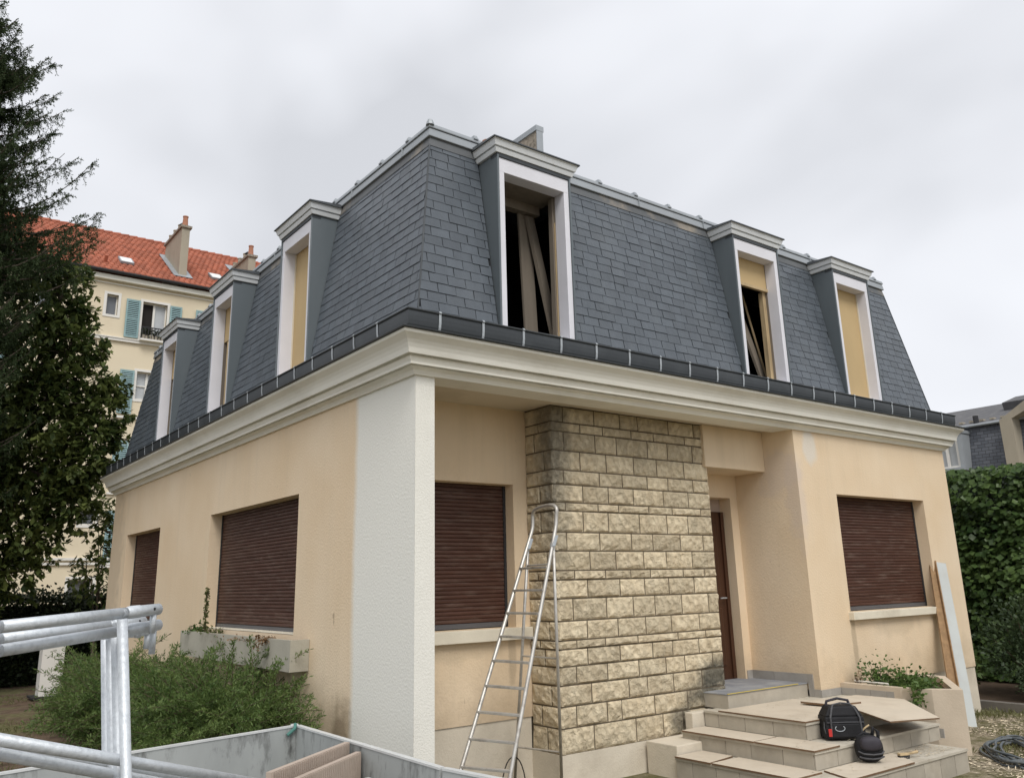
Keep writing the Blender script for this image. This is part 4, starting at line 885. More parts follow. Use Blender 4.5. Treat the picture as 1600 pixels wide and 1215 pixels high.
# planks leaning inside the open dormers
def lean(a, b, wv, th, mt, label):
    a, b = Vector(a), Vector(b); ax = (b - a).normalized(); wv = Vector(wv); wv = wv - ax * wv.dot(ax); tv = ax.cross(wv).normalized() * th
    tag(MB().obox(a, b, wv, tv).build('attic_plank', M[mt], None, origin=a), label, 'plank', 'planks leaning inside the open dormers')
lean((1.74, .52, 3.935), (1.72, .58, 5.62), (.10, .02, 0), .012, 'oldboard', 'upright grey board standing in the dark of the largest open dormer')
lean((2.02, .40, 3.935), (1.78, .56, 5.60), (.065, .02, 0), .02, 'oldboard', 'slanting grey board leaning inside the largest open dormer')
lean((5.60, .38, 3.935), (5.16, .54, 5.50), (.085, .02, 0), .015, 'oldboard', 'slanting board behind the half boarded dormer')
lean((5.74, .44, 3.935), (5.46, .58, 5.50), (.05, .04, 0), .012, 'timber', 'pale stud leaning in the half boarded dormer beside the slanting board')

# ================================================================== TRAILER AND ITS LOAD
tl = thing('dropside_trailer', 'grey metal dropside trailer with worn side panels parked by the corner', 'trailer', (-1.9, -1.6, GZ))
ZR0, ZF = 0.70, 0.22
MB().box(-2.95, -0.98, -3.3, 0.0, ZF - .08, ZF).build('bed', M['trailer'], tl)
def side_panel(a, b, nm):
    a, b = Vector((*a, 0)), Vector((*b, 0)); d = (b - a).normalized(); n_ = Vector((-d.y, d.x, 0)) * .014
    o = MB().hexa([a - n_ + Vector((0, 0, ZF)), b - n_ + Vector((0, 0, ZF)), b + n_ + Vector((0, 0, ZF)), a + n_ + Vector((0, 0, ZF)), a - n_ + Vector((0, 0, ZR0 - .006)), b - n_ + Vector((0, 0, ZR0 - .006)), b + n_ + Vector((0, 0, ZR0 - .006)), a + n_ + Vector((0, 0, ZR0 - .006))]).build(nm, M['trailer'], tl)
    n2 = n_ * 1.35
    MB().hexa([a - n2 + Vector((0, 0, ZR0 - .005)), b - n2 + Vector((0, 0, ZR0 - .005)), b + n2 + Vector((0, 0, ZR0 - .005)), a + n2 + Vector((0, 0, ZR0 - .005)), a - n2 + Vector((0, 0, ZR0 + .007)), b - n2 + Vector((0, 0, ZR0 + .007)), b + n2 + Vector((0, 0, ZR0 + .007)), a + n2 + Vector((0, 0, ZR0 + .007))]).build('rim', M['trailer_rim'], o)
    return o
side_panel((-2.95, -0.375), (-0.965, 0.02), 'front_panel')
side_panel((-0.962, 0.0), (-0.99, -1.98), 'side_panel')
side_panel((-0.985, -2.0), (-0.90, -2.55), 'side_panel')
MB().box(-1.0, -.955, 0.012, .05, ZF, ZR0 + .012).build('corner_post', M['trailer_rim'], tl)
MB().tube([(-0.985, .0, ZR0 + .015), (-1.0, -.03, ZR0 - .01), (-1.05, -.02, ZR0 - .05)], .012, 8).build('strap', M['strap'], tl)
for y in (-.35, -1.2): MB().box(-1.03, -1.0, y - .03, y + .03, ZF + .05, ZF + .32).build('latch', M['trailer_rim'], tl)
for q in ((-2.6, -2.6), (-1.25, -2.6), (-2.6, -.6), (-1.25, -.6)):
    wh = MB().lathe([(.0, -.07), (.16, -.07), (.2, -.05), (.2, .05), (.16, .07), (.0, .07)], (0, 0, 0), 20); wh.v = [(v[2] + q[0], v[0] + q[1], v[1] + GZ + .2 - .001) for v in wh.v]
    w_o = wh.build('wheel', M['cable'], tl)
bk = thing('bucket', 'dark grey plastic builder bucket inside the trailer corner', 'bucket', (-1.22, -.62, ZF + .001))
mb = MB(); pr = [(.0, .0), (.10, 0), (.135, .27), (.143, .275), (.143, .29), (.130, .29), (.095, .015), (0, .015)]; mb.lathe(pr, (-1.22, -.62, ZF + .001), 24); mb.build('body', M['bucket'], bk, smooth=False)
MB().tube([(-1.22 - .14 * math.cos(a), -.62, ZF + .27 + .06 * math.sin(a)) for a in np.linspace(0, math.pi, 12)], .005, 6).build('handle', M['zinc_light'], bk)
def ribbed(a, b, z1a, z1b, th, label):
    """standing ribbed fibre panel whose top edge runs from a to b"""
    a, b = Vector((*a, 0)), Vector((*b, 0)); d = b - a; ln = d.length; d.normalize(); n_ = Vector((d.y, -d.x, 0))
    root = thing('ribbed_panel', label, 'panel', ((a.x + b.x) / 2, (a.y + b.y) / 2, ZF + .001), 'ribbed panels standing in the trailer')
    MB().hexa([a + Vector((0, 0, ZF + .001)), b + Vector((0, 0, ZF + .001)), b - n_ * th + Vector((0, 0, ZF + .001)), a - n_ * th + Vector((0, 0, ZF + .001)), a + Vector((0, 0, z1a)), b + Vector((0, 0, z1b)), b - n_ * th + Vector((0, 0, z1b)), a - n_ * th + Vector((0, 0, z1a))]).build('core', M['ribbed'], root)
    mb = MB(); k = 0; p = .022
    while k * p + p < ln:
        q0 = a + d * (k * p + .004); q1 = a + d * (k * p + .016); zz = z1a + (z1b - z1a) * k * p / ln - .004; f = n_ * .008
        mb.hexa([q0 + Vector((0, 0, ZF + .002)), q0 + f * .001 + Vector((0, 0, ZF + .002)), q1 + Vector((0, 0, ZF + .002)), q1 + Vector((0, 0, ZF + .002)), q0 + Vector((0, 0, zz)), q0 + f + Vector((0, 0, zz)), q1 + f + Vector((0, 0, zz)), q1 + Vector((0, 0, zz))]) if False else mb.add(
            [q0 + Vector((0, 0, ZF + .002)), q0 + f + Vector((.0, 0, ZF + .002)), q1 + f + Vector((0, 0, ZF + .002)), q1 + Vector((0, 0, ZF + .002)), q0 + Vector((0, 0, zz)), q0 + f + Vector((0, 0, zz)), q1 + f + Vector((0, 0, zz)), q1 + Vector((0, 0, zz))],
            [(0, 1, 5, 4), (1, 2, 6, 5), (2, 3, 7, 6), (4, 5, 6, 7)])
        k += 1
    mb.build('ribs', M['ribbed'], root)['kind'] = 'stuff'
ribbed((-1.72, -1.42), (-1.00, -0.90), .70, .705, .035, 'upper ribbed beige panel standing on edge in the trailer')
ribbed((-1.73, -1.60), (-1.01, -1.08), .665, .672, .035, 'lower ribbed beige panel in front of its neighbour in the trailer')

# ================================================================== SCAFFOLD GUARD FRAMES (foreground left)
def tdir(px, py):  # viewing direction of a photograph pixel
    return cf + cr * ((px - 800) / 1313.41) - cu * ((py - 560.84) / 1313.41)
def guard(k, label):
    """upright galvanised frame: top rail with sleeved end, end post, mid rail and a falling brace"""
    off = Vector((-.235, -.115, 0)) * 0
    e = ends[k]
    root = thing('guard_frame', label, 'scaffold frame', (e['low'].x, e['low'].y, GZ), 'galvanised frames stacked upright in the foreground')
    r = .0160
    A, B = e['a'], e['b']; d = (B - A).normalized()
    MB().tube([A, B], r, 14).build('top_rail', M['galv'], root, smooth=True)
    MB().tube([B - d * .02, B + d * .012, B + d * .015, B + d * .055, B + d * .06, B + d * .135], [r, r, r * 1.17, r * 1.17, r * 1.08, r * 1.08], 14).build('end_sleeve', M['galv'], root, smooth=True)
    up = Vector((0, 0, 1)); sdv = d.cross(up).normalized()
    q = B + d * .10 - (sdv if sdv.dot(CAM - B) < 0 else -sdv) * -1 * r * 1.05
    face = sdv if sdv.dot(CAM - B) > 0 else -sdv
    MB().tube([B + d * .1 + face * r * .98 + up * .003, B + d * .1 + face * r * 1.1 + up * .003], .0045, 10).build('pin_hole', M['galvdark'], root)
    P = e['post']
    Q = e['low']; MB().tube([P + (Q - P) * ((GZ - P.z) / (Q.z - P.z)), P], r * .94, 14).build('end_post', M['galv'], root, smooth=True)
    c, f = e['br']
    MB().tube([c, f], r, 14).build('brace', M['galv'], root, smooth=True)
    # stub at the coupling end
    s = B + d * .115
    MB().tube([s, s - up * e['stub']], r * .62, 10).build('stub', M['galv'], root, smooth=True)
    # far post that carries the frame outside the picture
    F = A + (A - B).normalized() * .9
    MB().tube([A, F], r, 12).build('rail_end', M['galv'], root, smooth=True)
    MB().tube([Vector((F.x, F.y, GZ)), F], r * .94, 12).build('end_post', M['galv'], root, smooth=True)
ends = []
def at(px, py, s): return CAM + tdir(px, py) * s
sp = at(193, 966, 2.50)
for (pa, sa, pb, sb, pp, spd, lw, stub, bra) in (
    ((0, 979), 2.12, (196, 957), 2.50, (191, 967), 2.46, (197, 1207, 2.38), .07, ((-30, 1150), 2.1, (420, 1226), 2.95)),
    ((0, 1016), 2.16, (196, 984), 2.54, (181, 983), 2.56, (186, 1207, 2.48), .085, ((-30, 1172), 2.14, (400, 1250), 3.0)),
    ((0, 998), 2.26, (176, 976), 2.64, (173, 985), 2.66, (176, 1207, 2.58), .05, ((-30, 1158), 2.26, (380, 1232), 3.1)),
    ((0, 1006), 2.36, (190, 988), 2.76, (165, 990), 2.80, (167, 1207, 2.72), .06, ((-30, 1165), 2.36, (380, 1240), 3.2))):
    A, B = at(*pa, sa), at(*pb, sb)
    ends.append(dict(a=A, b=B, post=at(*pp, spd), low=at(lw[0], lw[1], lw[2]), stub=stub, br=(at(*bra[0], bra[1]), at(*bra[2], bra[3]))))
for k, lb in enumerate(('front galvanised frame with the highest top rail and nearest post', 'galvanised frame with the lowest thick rail under the top rail', 'galvanised frame in the middle of the stack with short sleeved end', 'rearmost galvanised frame with its post behind the others')):
    guard(k, lb)

# ================================================================== LEFT APARTMENT BUILDING
FY = 28.0
apt = thing('apartment_building', 'cream apartment block with red tiled roof and blue green shutters', 'building', (6, FY + 5, GZ))
X0b, X1b, Ze = -9.0, 16.0, 13.82
wins = [  # u0,u1,z0,z1
    ('small', 2.58, 3.0, 12.18, 13.0), ('open', 3.92, 4.86, 11.36, 12.92), ('mid', 3.93, 4.75, 8.95, 10.05), ('mid', 3.95, 4.77, 6.05, 7.28), ('small', 2.45, 2.98, 4.12, 4.66), ('open', 6.6, 7.5, 11.36, 12.92), ('mid', 3.95, 4.77, 3.4, 4.65),
    ('small', 0.2, 0.75, 12.18, 13.0), ('mid', -1.9, -1.0, 8.95, 10.05), ('mid', -1.9, -1.0, 6.05, 7.28), ('small', 2.3, 3.1, 1.2, 2.2)]
us = sorted({X0b, X1b} | {w_[1] for w_ in wins} | {w_[2] for w_ in wins}); vs = sorted({GZ, Ze} | {w_[3] for w_ in wins} | {w_[4] for w_ in wins})
holes = set()
for w_ in wins:
    for i in range(len(us) - 1):
        for j in range(len(vs) - 1):
            if w_[1] - 1e-6 <= us[i] and us[i + 1] <= w_[2] + 1e-6 and w_[3] - 1e-6 <= vs[j] and vs[j + 1] <= w_[4] + 1e-6: holes.add((i, j))
mb = MB(); panel(mb, lambda u, v, d: (u, FY + d, v), us, vs, holes, .22)
mb.box(X0b, X0b + .3, FY + .23, FY + 10, GZ, Ze); mb.box(X1b - .3, X1b, FY + .23, FY + 10, GZ, Ze); mb.box(X0b, X1b, FY + 10, FY + 10.3, GZ, Ze)
mb.build('wall', M['cream'], apt)
for kind_, a, b, z0, z1 in wins:
    fr = MB(); t_ = .10
    for (p, q, r_, s_) in ((a - t_, a, z0 - t_, z1 + t_), (b, b + t_, z0 - t_, z1 + t_), (a, b, z1, z1 + t_), (a, b, z0 - t_, z0)): fr.box(p, q, FY - .025, FY + .05, r_, s_)
    wn = fr.build('window', M['white'], apt)
    ins = MB(); fw = .045
    for (p, q, r_, s_) in ((a, a + fw, z0, z1), (b - fw, b, z0, z1), (a + fw, b - fw, z1 - fw, z1), (a + fw, b - fw, z0, z0 + fw)): ins.box(p, q, FY + .14, FY + .19, r_, s_)
    if kind_ != 'small': ins.box((a + b) / 2 - .04, (a + b) / 2 + .04, FY + .135, FY + .185, z0, z1)
    if kind_ == 'mid': ins.box(a, b, FY + .14, FY + .18, (z0 + z1) / 2 - .02, (z0 + z1) / 2 + .02)
    ins.build('sash', M['white'], wn)
    MB().box(a, (a + b) / 2, FY + .19, FY + .2, z0, z1).build('pane', M['dark' if kind_ == 'open' else 'curtain' if kind_ == 'mid' else 'glass'], wn)
    MB().box((a + b) / 2, b, FY + .19, FY + .2, z0, z1).build('pane', M['curtain' if kind_ != 'small' else 'glass'], wn)
    if kind_ == 'small': continue
    MB().box(a - .7, b + .7, FY - .09, FY - .026, z0 - (.08 if kind_ == 'open' else .80), z0 - (.02 if kind_ == 'open' else .72)).build('sill', M['white'], wn) if kind_ == 'mid' else None
    zs0 = z0 - (.0 if kind_ == 'open' else .62)
    for sx in (-1, 1):
        c0, c1 = (a - .62, a - .10) if sx < 0 else (b + .10, b + .56)
        sh = MB(); 
        for (p, q, r_, s_) in ((c0, c0 + .06, zs0, z1), (c1 - .06, c1, zs0, z1), (c0 + .06, c1 - .06, z1 - .07, z1), (c0 + .06, c1 - .06, zs0, zs0 + .07), (c0 + .06, c1 - .06, (zs0 + z1) / 2 - .03, (zs0 + z1) / 2 + .03)): sh.box(p, q, FY - .085, FY - .045, r_, s_)
        sh = sh.build('louvred_shutter', M['bluegreen'], apt)
        MB().box(c0 + .05, c1 - .05, FY - .052, FY - .046, zs0 + .03, z1 - .03).build('shutter_back', M['iron'], sh)
        sl_ = MB(); z = zs0 + .09
        while z < z1 - .11:
            sl_.hexa([(c0 + .055, FY - .083, z), (c1 - .055, FY - .083, z), (c1 - .055, FY - .055, z + .035), (c0 + .055, FY - .055, z + .035), (c0 + .055, FY - .083, z + .012), (c1 - .055, FY - .083, z + .012), (c1 - .055, FY - .055, z + .05), (c0 + .055, FY - .055, z + .05)]); z += .075
        sl_.build('louvre', M['bluegreen'], sh)['kind'] = 'stuff'
    if kind_ == 'open':
        bal = MB(); bal.box(a - .05, b + .05, FY - .32, FY - .03, z0 - .10, z0 - .03)
        bal = bal.build('balconet', M['white'], apt)
        rb = MB()
        for q in np.linspace(a, b, 9): rb.box(q - .01, q + .01, FY - .30, FY - .28, z0 - .03, z0 + .42)
        rb.box(a - .04, b + .04, FY - .31, FY - .27, z0 + .42, z0 + .455); rb.build('railing', M['iron'], bal)
        for j, q in enumerate(np.linspace(a + .12, b - .12, 4)): MB().box(q - .10, q + .10, FY - .26, FY - .12, z0 - .02, z0 + .14).build('flower_box', M['chimney'], bal)
        n_ = 260; c = np.stack([rng.uniform(a, b, n_), rng.uniform(FY - .32, FY - .08, n_), rng.uniform(z0 + .1, z0 + .42, n_)], 1)
        v, f = leaves(c, rv(n_), rv(n_), .09, .03); mesh_np('plants', v, f, M['hedgeleaf'], bal)['kind'] = 'stuff'
for (z0, z1, d) in ((11.15, 11.25, .10), (11.25, 11.29, .13), (2.70, 2.78, .08), (2.86, 2.95, .10), (13.42, 13.46, .05)):
    MB().box(X0b - .05, X1b + .05, FY - d, FY - .001, z0, z1).build('string_course', M['white'], apt)
MB().box(X0b - .1, X1b + .1, FY - .22, FY - .002, 13.55, 13.74).build('eaves_cornice', M['cornice'], apt)
MB().tube([(X0b - .2, FY - .36, 13.84), (X1b + .2, FY - .36, 13.84)], .075, 10).build('eaves_gutter', M['iron'], apt)
RY0, RZ0, RY1, RZ1 = FY - .42, 13.86, FY + 5.2, 17.62
rs = MB().quad((X0b - .3, RY0, RZ0 - .03), (X1b + .3, RY0, RZ0 - .03), (X1b + .3, RY1, RZ1 - .03), (X0b - .3, RY1, RZ1 - .03)).quad((X0b - .3, RY1, RZ1 - .03), (X1b + .3, RY1, RZ1 - .03), (X1b + .3, RY1 + 5.6, RZ0), (X0b - .3, RY1 + 5.6, RZ0))
rs = rs.build('roof', M['redtile'], apt)
sl_len = math.hypot(RY1 - RY0, RZ1 - RZ0); ey, ez = (RY1 - RY0) / sl_len, (RZ1 - RZ0) / sl_len; ny, nz_ = -ez, ey
vt = []; ft = []; rows = int(sl_len / .34)
cols = np.arange(-1.5, 11.5, .215)
for r_ in range(rows + 1):
    for c_ in cols:
        t0 = r_ * .34; x = c_ + (r_ % 2) * .1075; b = len(vt)
        for (du, dn, dt) in ((0, .012, 0), (.055, .05, 0), (.15, .05, 0), (.205, .012, 0), (0, .0, .36), (.055, .03, .36), (.15, .03, .36), (.205, .0, .36)):
            t_ = t0 + dt; h = dn + random.uniform(-.004, .004); vt.append((x + du, RY0 + ey * t_ + ny * h, RZ0 + ez * t_ + nz_ * h))
        for du in (.0, .055, .15, .205): vt.append((x + du, RY0 + ey * t0 - ny * .015, RZ0 + ez * t0 - nz_ * .015))
        ft += [(b, b + 1, b + 5, b + 4), (b + 1, b + 2, b + 6, b + 5), (b + 2, b + 3, b + 7, b + 6), (b + 8, b + 9, b + 1, b), (b + 9, b + 10, b + 2, b + 1), (b + 10, b + 11, b + 3, b + 2)]
mesh_np('roof_tiles', vt, ft, M['redtile'], rs)['kind'] = 'stuff'
mb = MB()
for x in np.arange(-1.6, 12, .36): mb.tube([(x, RY1, RZ1 - .01), (x + .38, RY1, RZ1 + .01)], [.10, .12], 8)
mb.build('ridge_tiles', M['redtile'], rs)['kind'] = 'stuff'
def onroof(x, t_, h): return (x, RY0 + ey * t_ + ny * h, RZ0 + ez * t_ + nz_ * h)
for x, t0 in ((3.05, 1.25), (6.75, 1.45)):
    q = MB(); q.hexa([onroof(x, t0, .04), onroof(x + .52, t0, .04), onroof(x + .52, t0 + .75, .04), onroof(x, t0 + .75, .04), onroof(x, t0, .13), onroof(x + .52, t0, .13), onroof(x + .52, t0 + .75, .13), onroof(x, t0 + .75, .13)])
    q = q.build('skylight', M['zinc'], apt)
    MB().hexa([onroof(x + .05, t0 + .06, .131), onroof(x + .47, t0 + .06, .131), onroof(x + .47, t0 + .69, .131), onroof(x + .05, t0 + .69, .131), onroof(x + .05, t0 + .06, .136), onroof(x + .47, t0 + .06, .136), onroof(x + .47, t0 + .69, .136), onroof(x + .05, t0 + .69, .136)]).build('pane', M['paper'], q)
q = MB(); q.tube([onroof(2.45, .95, .0), onroof(2.45, .95, .32)], .07, 8); q.build('vent_pipe', M['redtile'], apt)
def stack(x0, x1, y0, y1, zt):
    c = MB().box(x0, x1, y0, y1, 13.6, zt).build('chimney', M['chimney'], apt)
    MB().box(x0 - .07, x1 + .07, y0 - .07, y1 + .07, zt, zt + .10).build('chimney_cap', M['pebble'], c)
    for i, y in enumerate(np.linspace(y0 + .22, y1 - .22, 4)):
        MB().lathe([(.13, 0), (.10, .3 + .15 * (i == 0)), (.12, .32 + .15 * (i == 0)), (.12, .36 + .15 * (i == 0))], ((x0 + x1) / 2, y, zt + .10), 10).build('chimney_pot', M['pot' if (i == 0) else 'chimney'], c)
    MB().lathe([(.08, 0), (.08, .25), (.14, .27), (.0, .40)], ((x0 + x1) / 2, y0 + .65, zt + .1), 10).build('chimney_cowl', M['iron'], c)
    f = MB(); f.hexa([onroof(x0 - .22, (y0 - RY0) / ey - .2, .05), onroof(x1 + .22, (y0 - RY0) / ey - .2, .05), onroof(x1 + .22, (y1 - RY0) / ey + .2, .05), onroof(x0 - .22, (y1 - RY0) / ey + .2, .05), onroof(x0 - .22, (y0 - RY0) / ey - .2, .075), onroof(x1 + .22, (y0 - RY0) / ey - .2, .075), onroof(x1 + .22, (y1 - RY0) / ey + .2, .075), onroof(x0 - .22, (y1 - RY0) / ey + .2, .075)])
    f.build('chimney_flashing', M['zinc'], c)
stack(5.28, 5.60, 28.4, 30.9, 16.62); stack(8.35, 8.68, 28.9, 31.4, 16.15)

# ================================================================== RIGHT NEIGHBOUR AND IVY WALL
nb = thing('neighbour_house', 'grey slate mansard house with white dormer rising behind the ivy wall', 'house', (30, 6, GZ))
NX = 24.0
mb = MB(); mb.box(NX + .4, NX + 10, -14, 20, GZ, 4.2); mb.build('wall', M['cream'], nb)
mb = MB(); mb.quad((NX - .1, -14, 3.9), (NX - .1, 20, 3.9), (NX + .25, 20, 6.18), (NX + .25, -14, 6.18)); mb.build('mansard_slope', M['farslate'], nb)
mb = MB(); mb.quad((NX + .15, -14, 6.16), (NX + .15, 20, 6.16), (NX + 5, 20, 7.62), (NX + 5, -14, 7.62)); mb.quad((NX + 5, -14, 7.62), (NX + 5, 20, 7.62), (NX + 10, 20, 6.0), (NX + 10, -14, 6.0)); ur = mb.build('upper_roof', M['fartile'], nb)
MB().tube([(NX + .12, -14, 6.19), (NX + .12, 20, 6.19)], .045, 8).build('roof_edge', M['zinc'], nb)
mb = MB()
for y in np.arange(2.2, 9, .33): mb.box(NX + 1.1, NX + 1.3, y, y + .13, 6.46, 6.52)
mb.build('tile_row', M['chimney'], ur)['kind'] = 'stuff'
q = MB(); q.hexa([(NX + 2.9, 4.9, 6.98), (NX + 4.1, 4.9, 7.32), (NX + 4.1, 6.2, 7.32), (NX + 2.9, 6.2, 6.98), (NX + 2.8, 4.9, 7.24), (NX + 4.0, 4.9, 7.6), (NX + 4.0, 6.2, 7.6), (NX + 2.8, 6.2, 7.24)]); q.build('roof_hatch', M['fartile'], ur)
MB().tube([(NX + .9, 6.3, 6.3), (NX + .9, 6.3, 6.62)], .09, 8).build('vent', M['iron'], ur)
pr_ = MB(); pr_.box(NX - .35, NX + .1, 4.72, 5.08, GZ, 6.22); pr_.hexa([(NX - .35, 3.9, 6.45), (NX + .3, 3.9, 6.45), (NX + .3, 4.25, 6.80), (NX - .35, 4.25, 6.80), (NX - .35, 4.72, 6.22 - .3), (NX + .3, 4.72, 6.22 - .3), (NX + .3, 5.08, 6.22), (NX - .35, 5.08, 6.22)])
pr_ = MB(); pr_.box(NX - .35, NX + .2, 4.72, 5.08, GZ, 6.15)
pr_.hexa([(NX - .35, 4.72, 6.151), (NX + .2, 4.72, 6.151), (NX + .2, 5.08, 6.151), (NX - .35, 5.08, 6.151), (NX - .35, 4.05, 6.45), (NX + .2, 4.05, 6.45), (NX + .2, 4.30, 6.62), (NX - .35, 4.30, 6.62)]); pr_.build('party_wall', M['chimney'], nb)
d0, d1, e0, e1 = 6.45, 8.0, 4.98, 5.85
mb = MB(); mb.box(NX - .35, NX + .3, d0 - .17, d0 - .02, e0 - .10, e1 + .1); mb.box(NX - .35, NX + .3, d1 + .02, d1 + .17, e0 - .1, e1 + .1); mb.box(NX - .4, NX + .5, d0 - .2, d1 + .2, e1 + .1, e1 + .2); mb.box(NX - .4, NX + .3, d0 - .17, d1 + .17, e0 - .2, e0 - .1); dn = mb.build('dormer', M['zinc'], nb)
mb = MB()
for y in (d0, d0 + .34, d0 + .72, d0 + 1.12, d1 - .07): mb.box(NX - .30, NX - .22, y, y + .07, e0 - .1, e1 + .1)
mb.box(NX - .29, NX - .23, d0, d1, e0 - .1, e0 - .03); mb.box(NX - .29, NX - .23, d0, d1, e1 + .03, e1 + .1); mb.build('sash', M['white'], dn)
MB().box(NX - .20, NX - .18, d0, d1, e0 - .1, e1 + .1).build('pane', M['curtain'], dn)
ivy = thing('ivy_wall', 'tall garden wall smothered in dark green ivy right of the house', 'ivy wall', (12.7, 2, GZ))
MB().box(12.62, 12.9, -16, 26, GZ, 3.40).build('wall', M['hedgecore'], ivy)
n_ = 36000
yy = rng.uniform(-4.0, 6.5, n_); zz = np.where(rng.random(n_) < .06, rng.uniform(3.3, 3.52, n_), rng.uniform(-.1, 3.45, n_))
bul = .10 * np.sin(yy * 2.1 + zz * 1.3) + .08 * np.sin(zz * 4.2 + 1.5 * np.sin(yy * 1.7)) + .05 * np.sin(yy * 6 + zz * 3)
xx = 12.48 - np.maximum(0, bul) * 2.0 - rng.random(n_) ** 3 * .26
dd = np.stack([-.55 + .3 * rng.normal(size=n_), .65 * rng.normal(size=n_), -.8 + .35 * rng.normal(size=n_)], 1); nn = np.stack([-1 + .35 * rng.normal(size=n_), .45 * rng.normal(size=n_), .75 + .35 * rng.normal(size=n_)], 1)
sz = .05 + .10 * rng.random(n_) ** 1.4
v, f = leaves(np.stack([xx, yy, zz], 1), dd, nn, sz, sz * .50, .2); mesh_np('foliage', v, f, M['ivyleaf'], ivy)['kind'] = 'stuff'

def kerbline(): return MB().box(9.36, 9.50, -7, 12, GZ - .05, GZ + .12)
tag(kerbline().build('kerb', M['kerb'], None, origin=(9.43, 2, GZ)), None, None, kind='structure')
tag(MB().box(9.501, 12.6, -7, 12, GZ - .05, GZ + .08).build('soil_bed', M['soil'], None, origin=(11, 2, GZ)), None, None, kind='structure')
def shrub(x, y, h, r, n_, lm, label, name='shrub', grp=None, L=.07, base=None):
    t_ = thing(name, label, 'shrub', (x, y, base if base is not None else GZ + .08), grp)
    b0 = WORLDPOS[t_].z; mb = MB(); tips = []
    for k in range(12):
        a = 2 * math.pi * k / 12 + rng.uniform(-.3, .3); rr = r * rng.uniform(.3, .95); hh = h * rng.uniform(.6, 1.0)
        p0 = Vector((x, y, b0)); p2 = Vector((x + rr * math.cos(a), y + rr * math.sin(a), b0 + hh)); p1 = p0.lerp(p2, .5) + Vector((0, 0, hh * .12)); mb.tube([p0, p1, p2], [.014, .009, .004], 5, False); tips.append((p0, p1, p2))
    mb.build('stem', M['twig'], t_)
    ph = rng.uniform(0, 2 * math.pi, n_); u = rng.random(n_) ** .45; ct = rng.uniform(-.55, 1, n_); st = np.sqrt(1 - ct ** 2)
    lump = 1 + .22 * np.sin(3 * ph + 5 * ct) + .12 * np.sin(7 * ph - 4 * ct)
    c = np.stack([x + r * u * st * np.cos(ph) * lump, y + r * u * st * np.sin(ph) * lump, b0 + h * .48 + h * .52 * u * ct * lump], 1)
    c[:, 2] = np.maximum(c[:, 2], b0 + .02)
    out = np.stack([np.cos(ph) * st, np.sin(ph) * st, ct + .2], 1)
    s_ = rng.uniform(.6, 1.25, n_) * L
    v, f = leaves(c, out + rv(n_) * .9, np.array([0, 0, 1.]) + rv(n_) * .8, s_, s_ * .33); mesh_np('foliage', v, f, lm, t_)['kind'] = 'stuff'
    return t_
shrub(10.7, -0.2, 1.35, .75, 3800, M['shrubleaf'], 'leafy grey green shrub in front of the ivy wall, nearest the house')
shrub(11.4, -1.4, 1.2, .8, 3000, M['shrubleaf'], 'rounder shrub at the photo edge below the ivy', L=.065)
shrub(10.3, 1.1, .85, .5, 1600, M['weedleaf'], 'low yellowish shrub half hidden behind the house corner', L=.06)
shrub(10.05, -0.65, .62, .5, 2200, M['shrubleaf'], 'knee high spreading plant just behind the concrete kerb', L=.05)
shrub(10.2, -1.6, .7, .6, 2200, M['weedleaf'], 'low light green plant at the right photo edge behind the kerb', L=.055)

# ---- ground litter at the right: grass tufts, chips, hose coils
n_ = 9000; gx = rng.uniform(6.2, 9.3, n_); gy = rng.uniform(-3.2, 0.0, n_); keep = (np.sin(gx * 3.1 + np.sin(gy * 2.3) * 2) + np.sin(gy * 4.4 + gx) + rng.normal(size=n_) * .6) > .4
keep &= ~((gx < 7.4) & (gy > -1.25))
c = np.stack([gx, gy, np.full(n_, GZ)], 1)[keep]; k_ = len(c)
v, f = leaves(c, np.stack([rng.normal(size=k_) * .55, rng.normal(size=k_) * .55, np.ones(k_)], 1), rv(k_), rng.uniform(.03, .10, k_), .006)
n2 = 9000; gx = rng.uniform(-3.2, 0.0, n2); gy = rng.uniform(3.5, 15, n2); kp = (np.sin(gx * 2.1 + np.sin(gy * 1.3) * 2) + np.sin(gy * 1.7 + gx) + rng.normal(size=n2) * .5) > .3
c = np.stack([gx, gy, np.full(n2, GZ)], 1)[kp]; k_ = len(c)
v2, f2 = leaves(c, np.stack([rng.normal(size=k_) * .6, rng.normal(size=k_) * .6, np.ones(k_)], 1), rv(k_), rng.uniform(.03, .09, k_), .006)
v, f = join([(v, f), (v2, f2)]); mesh_np('grass', v, f, M['grass'])['kind'] = 'stuff'
n_ = 5200; c = np.stack([rng.uniform(5.3, 9.2, n_), -rng.random(n_) ** .8 * 2.8 - .15, np.full(n_, GZ + .006)], 1)
c = c[~((c[:, 0] < 7.35) & (c[:, 1] > -1.3)) & ~((c[:, 0] < 5.45) & (c[:, 1] > -1.75))]
d2 = rv(len(c)); d2[:, 2] *= .15; v, f = leaves(c, d2, np.array([0, 0, 1.]) + .2 * rv(len(c)), rng.uniform(.02, .075, len(c)), rng.uniform(.005, .02, len(c)), .1); mesh_np('wood_chip_litter', v, f, M['chip'])['kind'] = 'stuff'
n_ = 260; c = np.stack([rng.uniform(4.6, 5.28, n_), rng.uniform(-1.6, -1.28, n_), np.full(n_, -.016)], 1); d2 = rv(n_); d2[:, 2] *= .1
v, f = leaves(c, d2, np.array([0, 0, 1.]) + .2 * rv(n_), rng.uniform(.008, .03, n_), rng.uniform(.004, .009, n_), .1); mesh_np('plaster_crumbs', v, f, M['chip'])['kind'] = 'stuff'
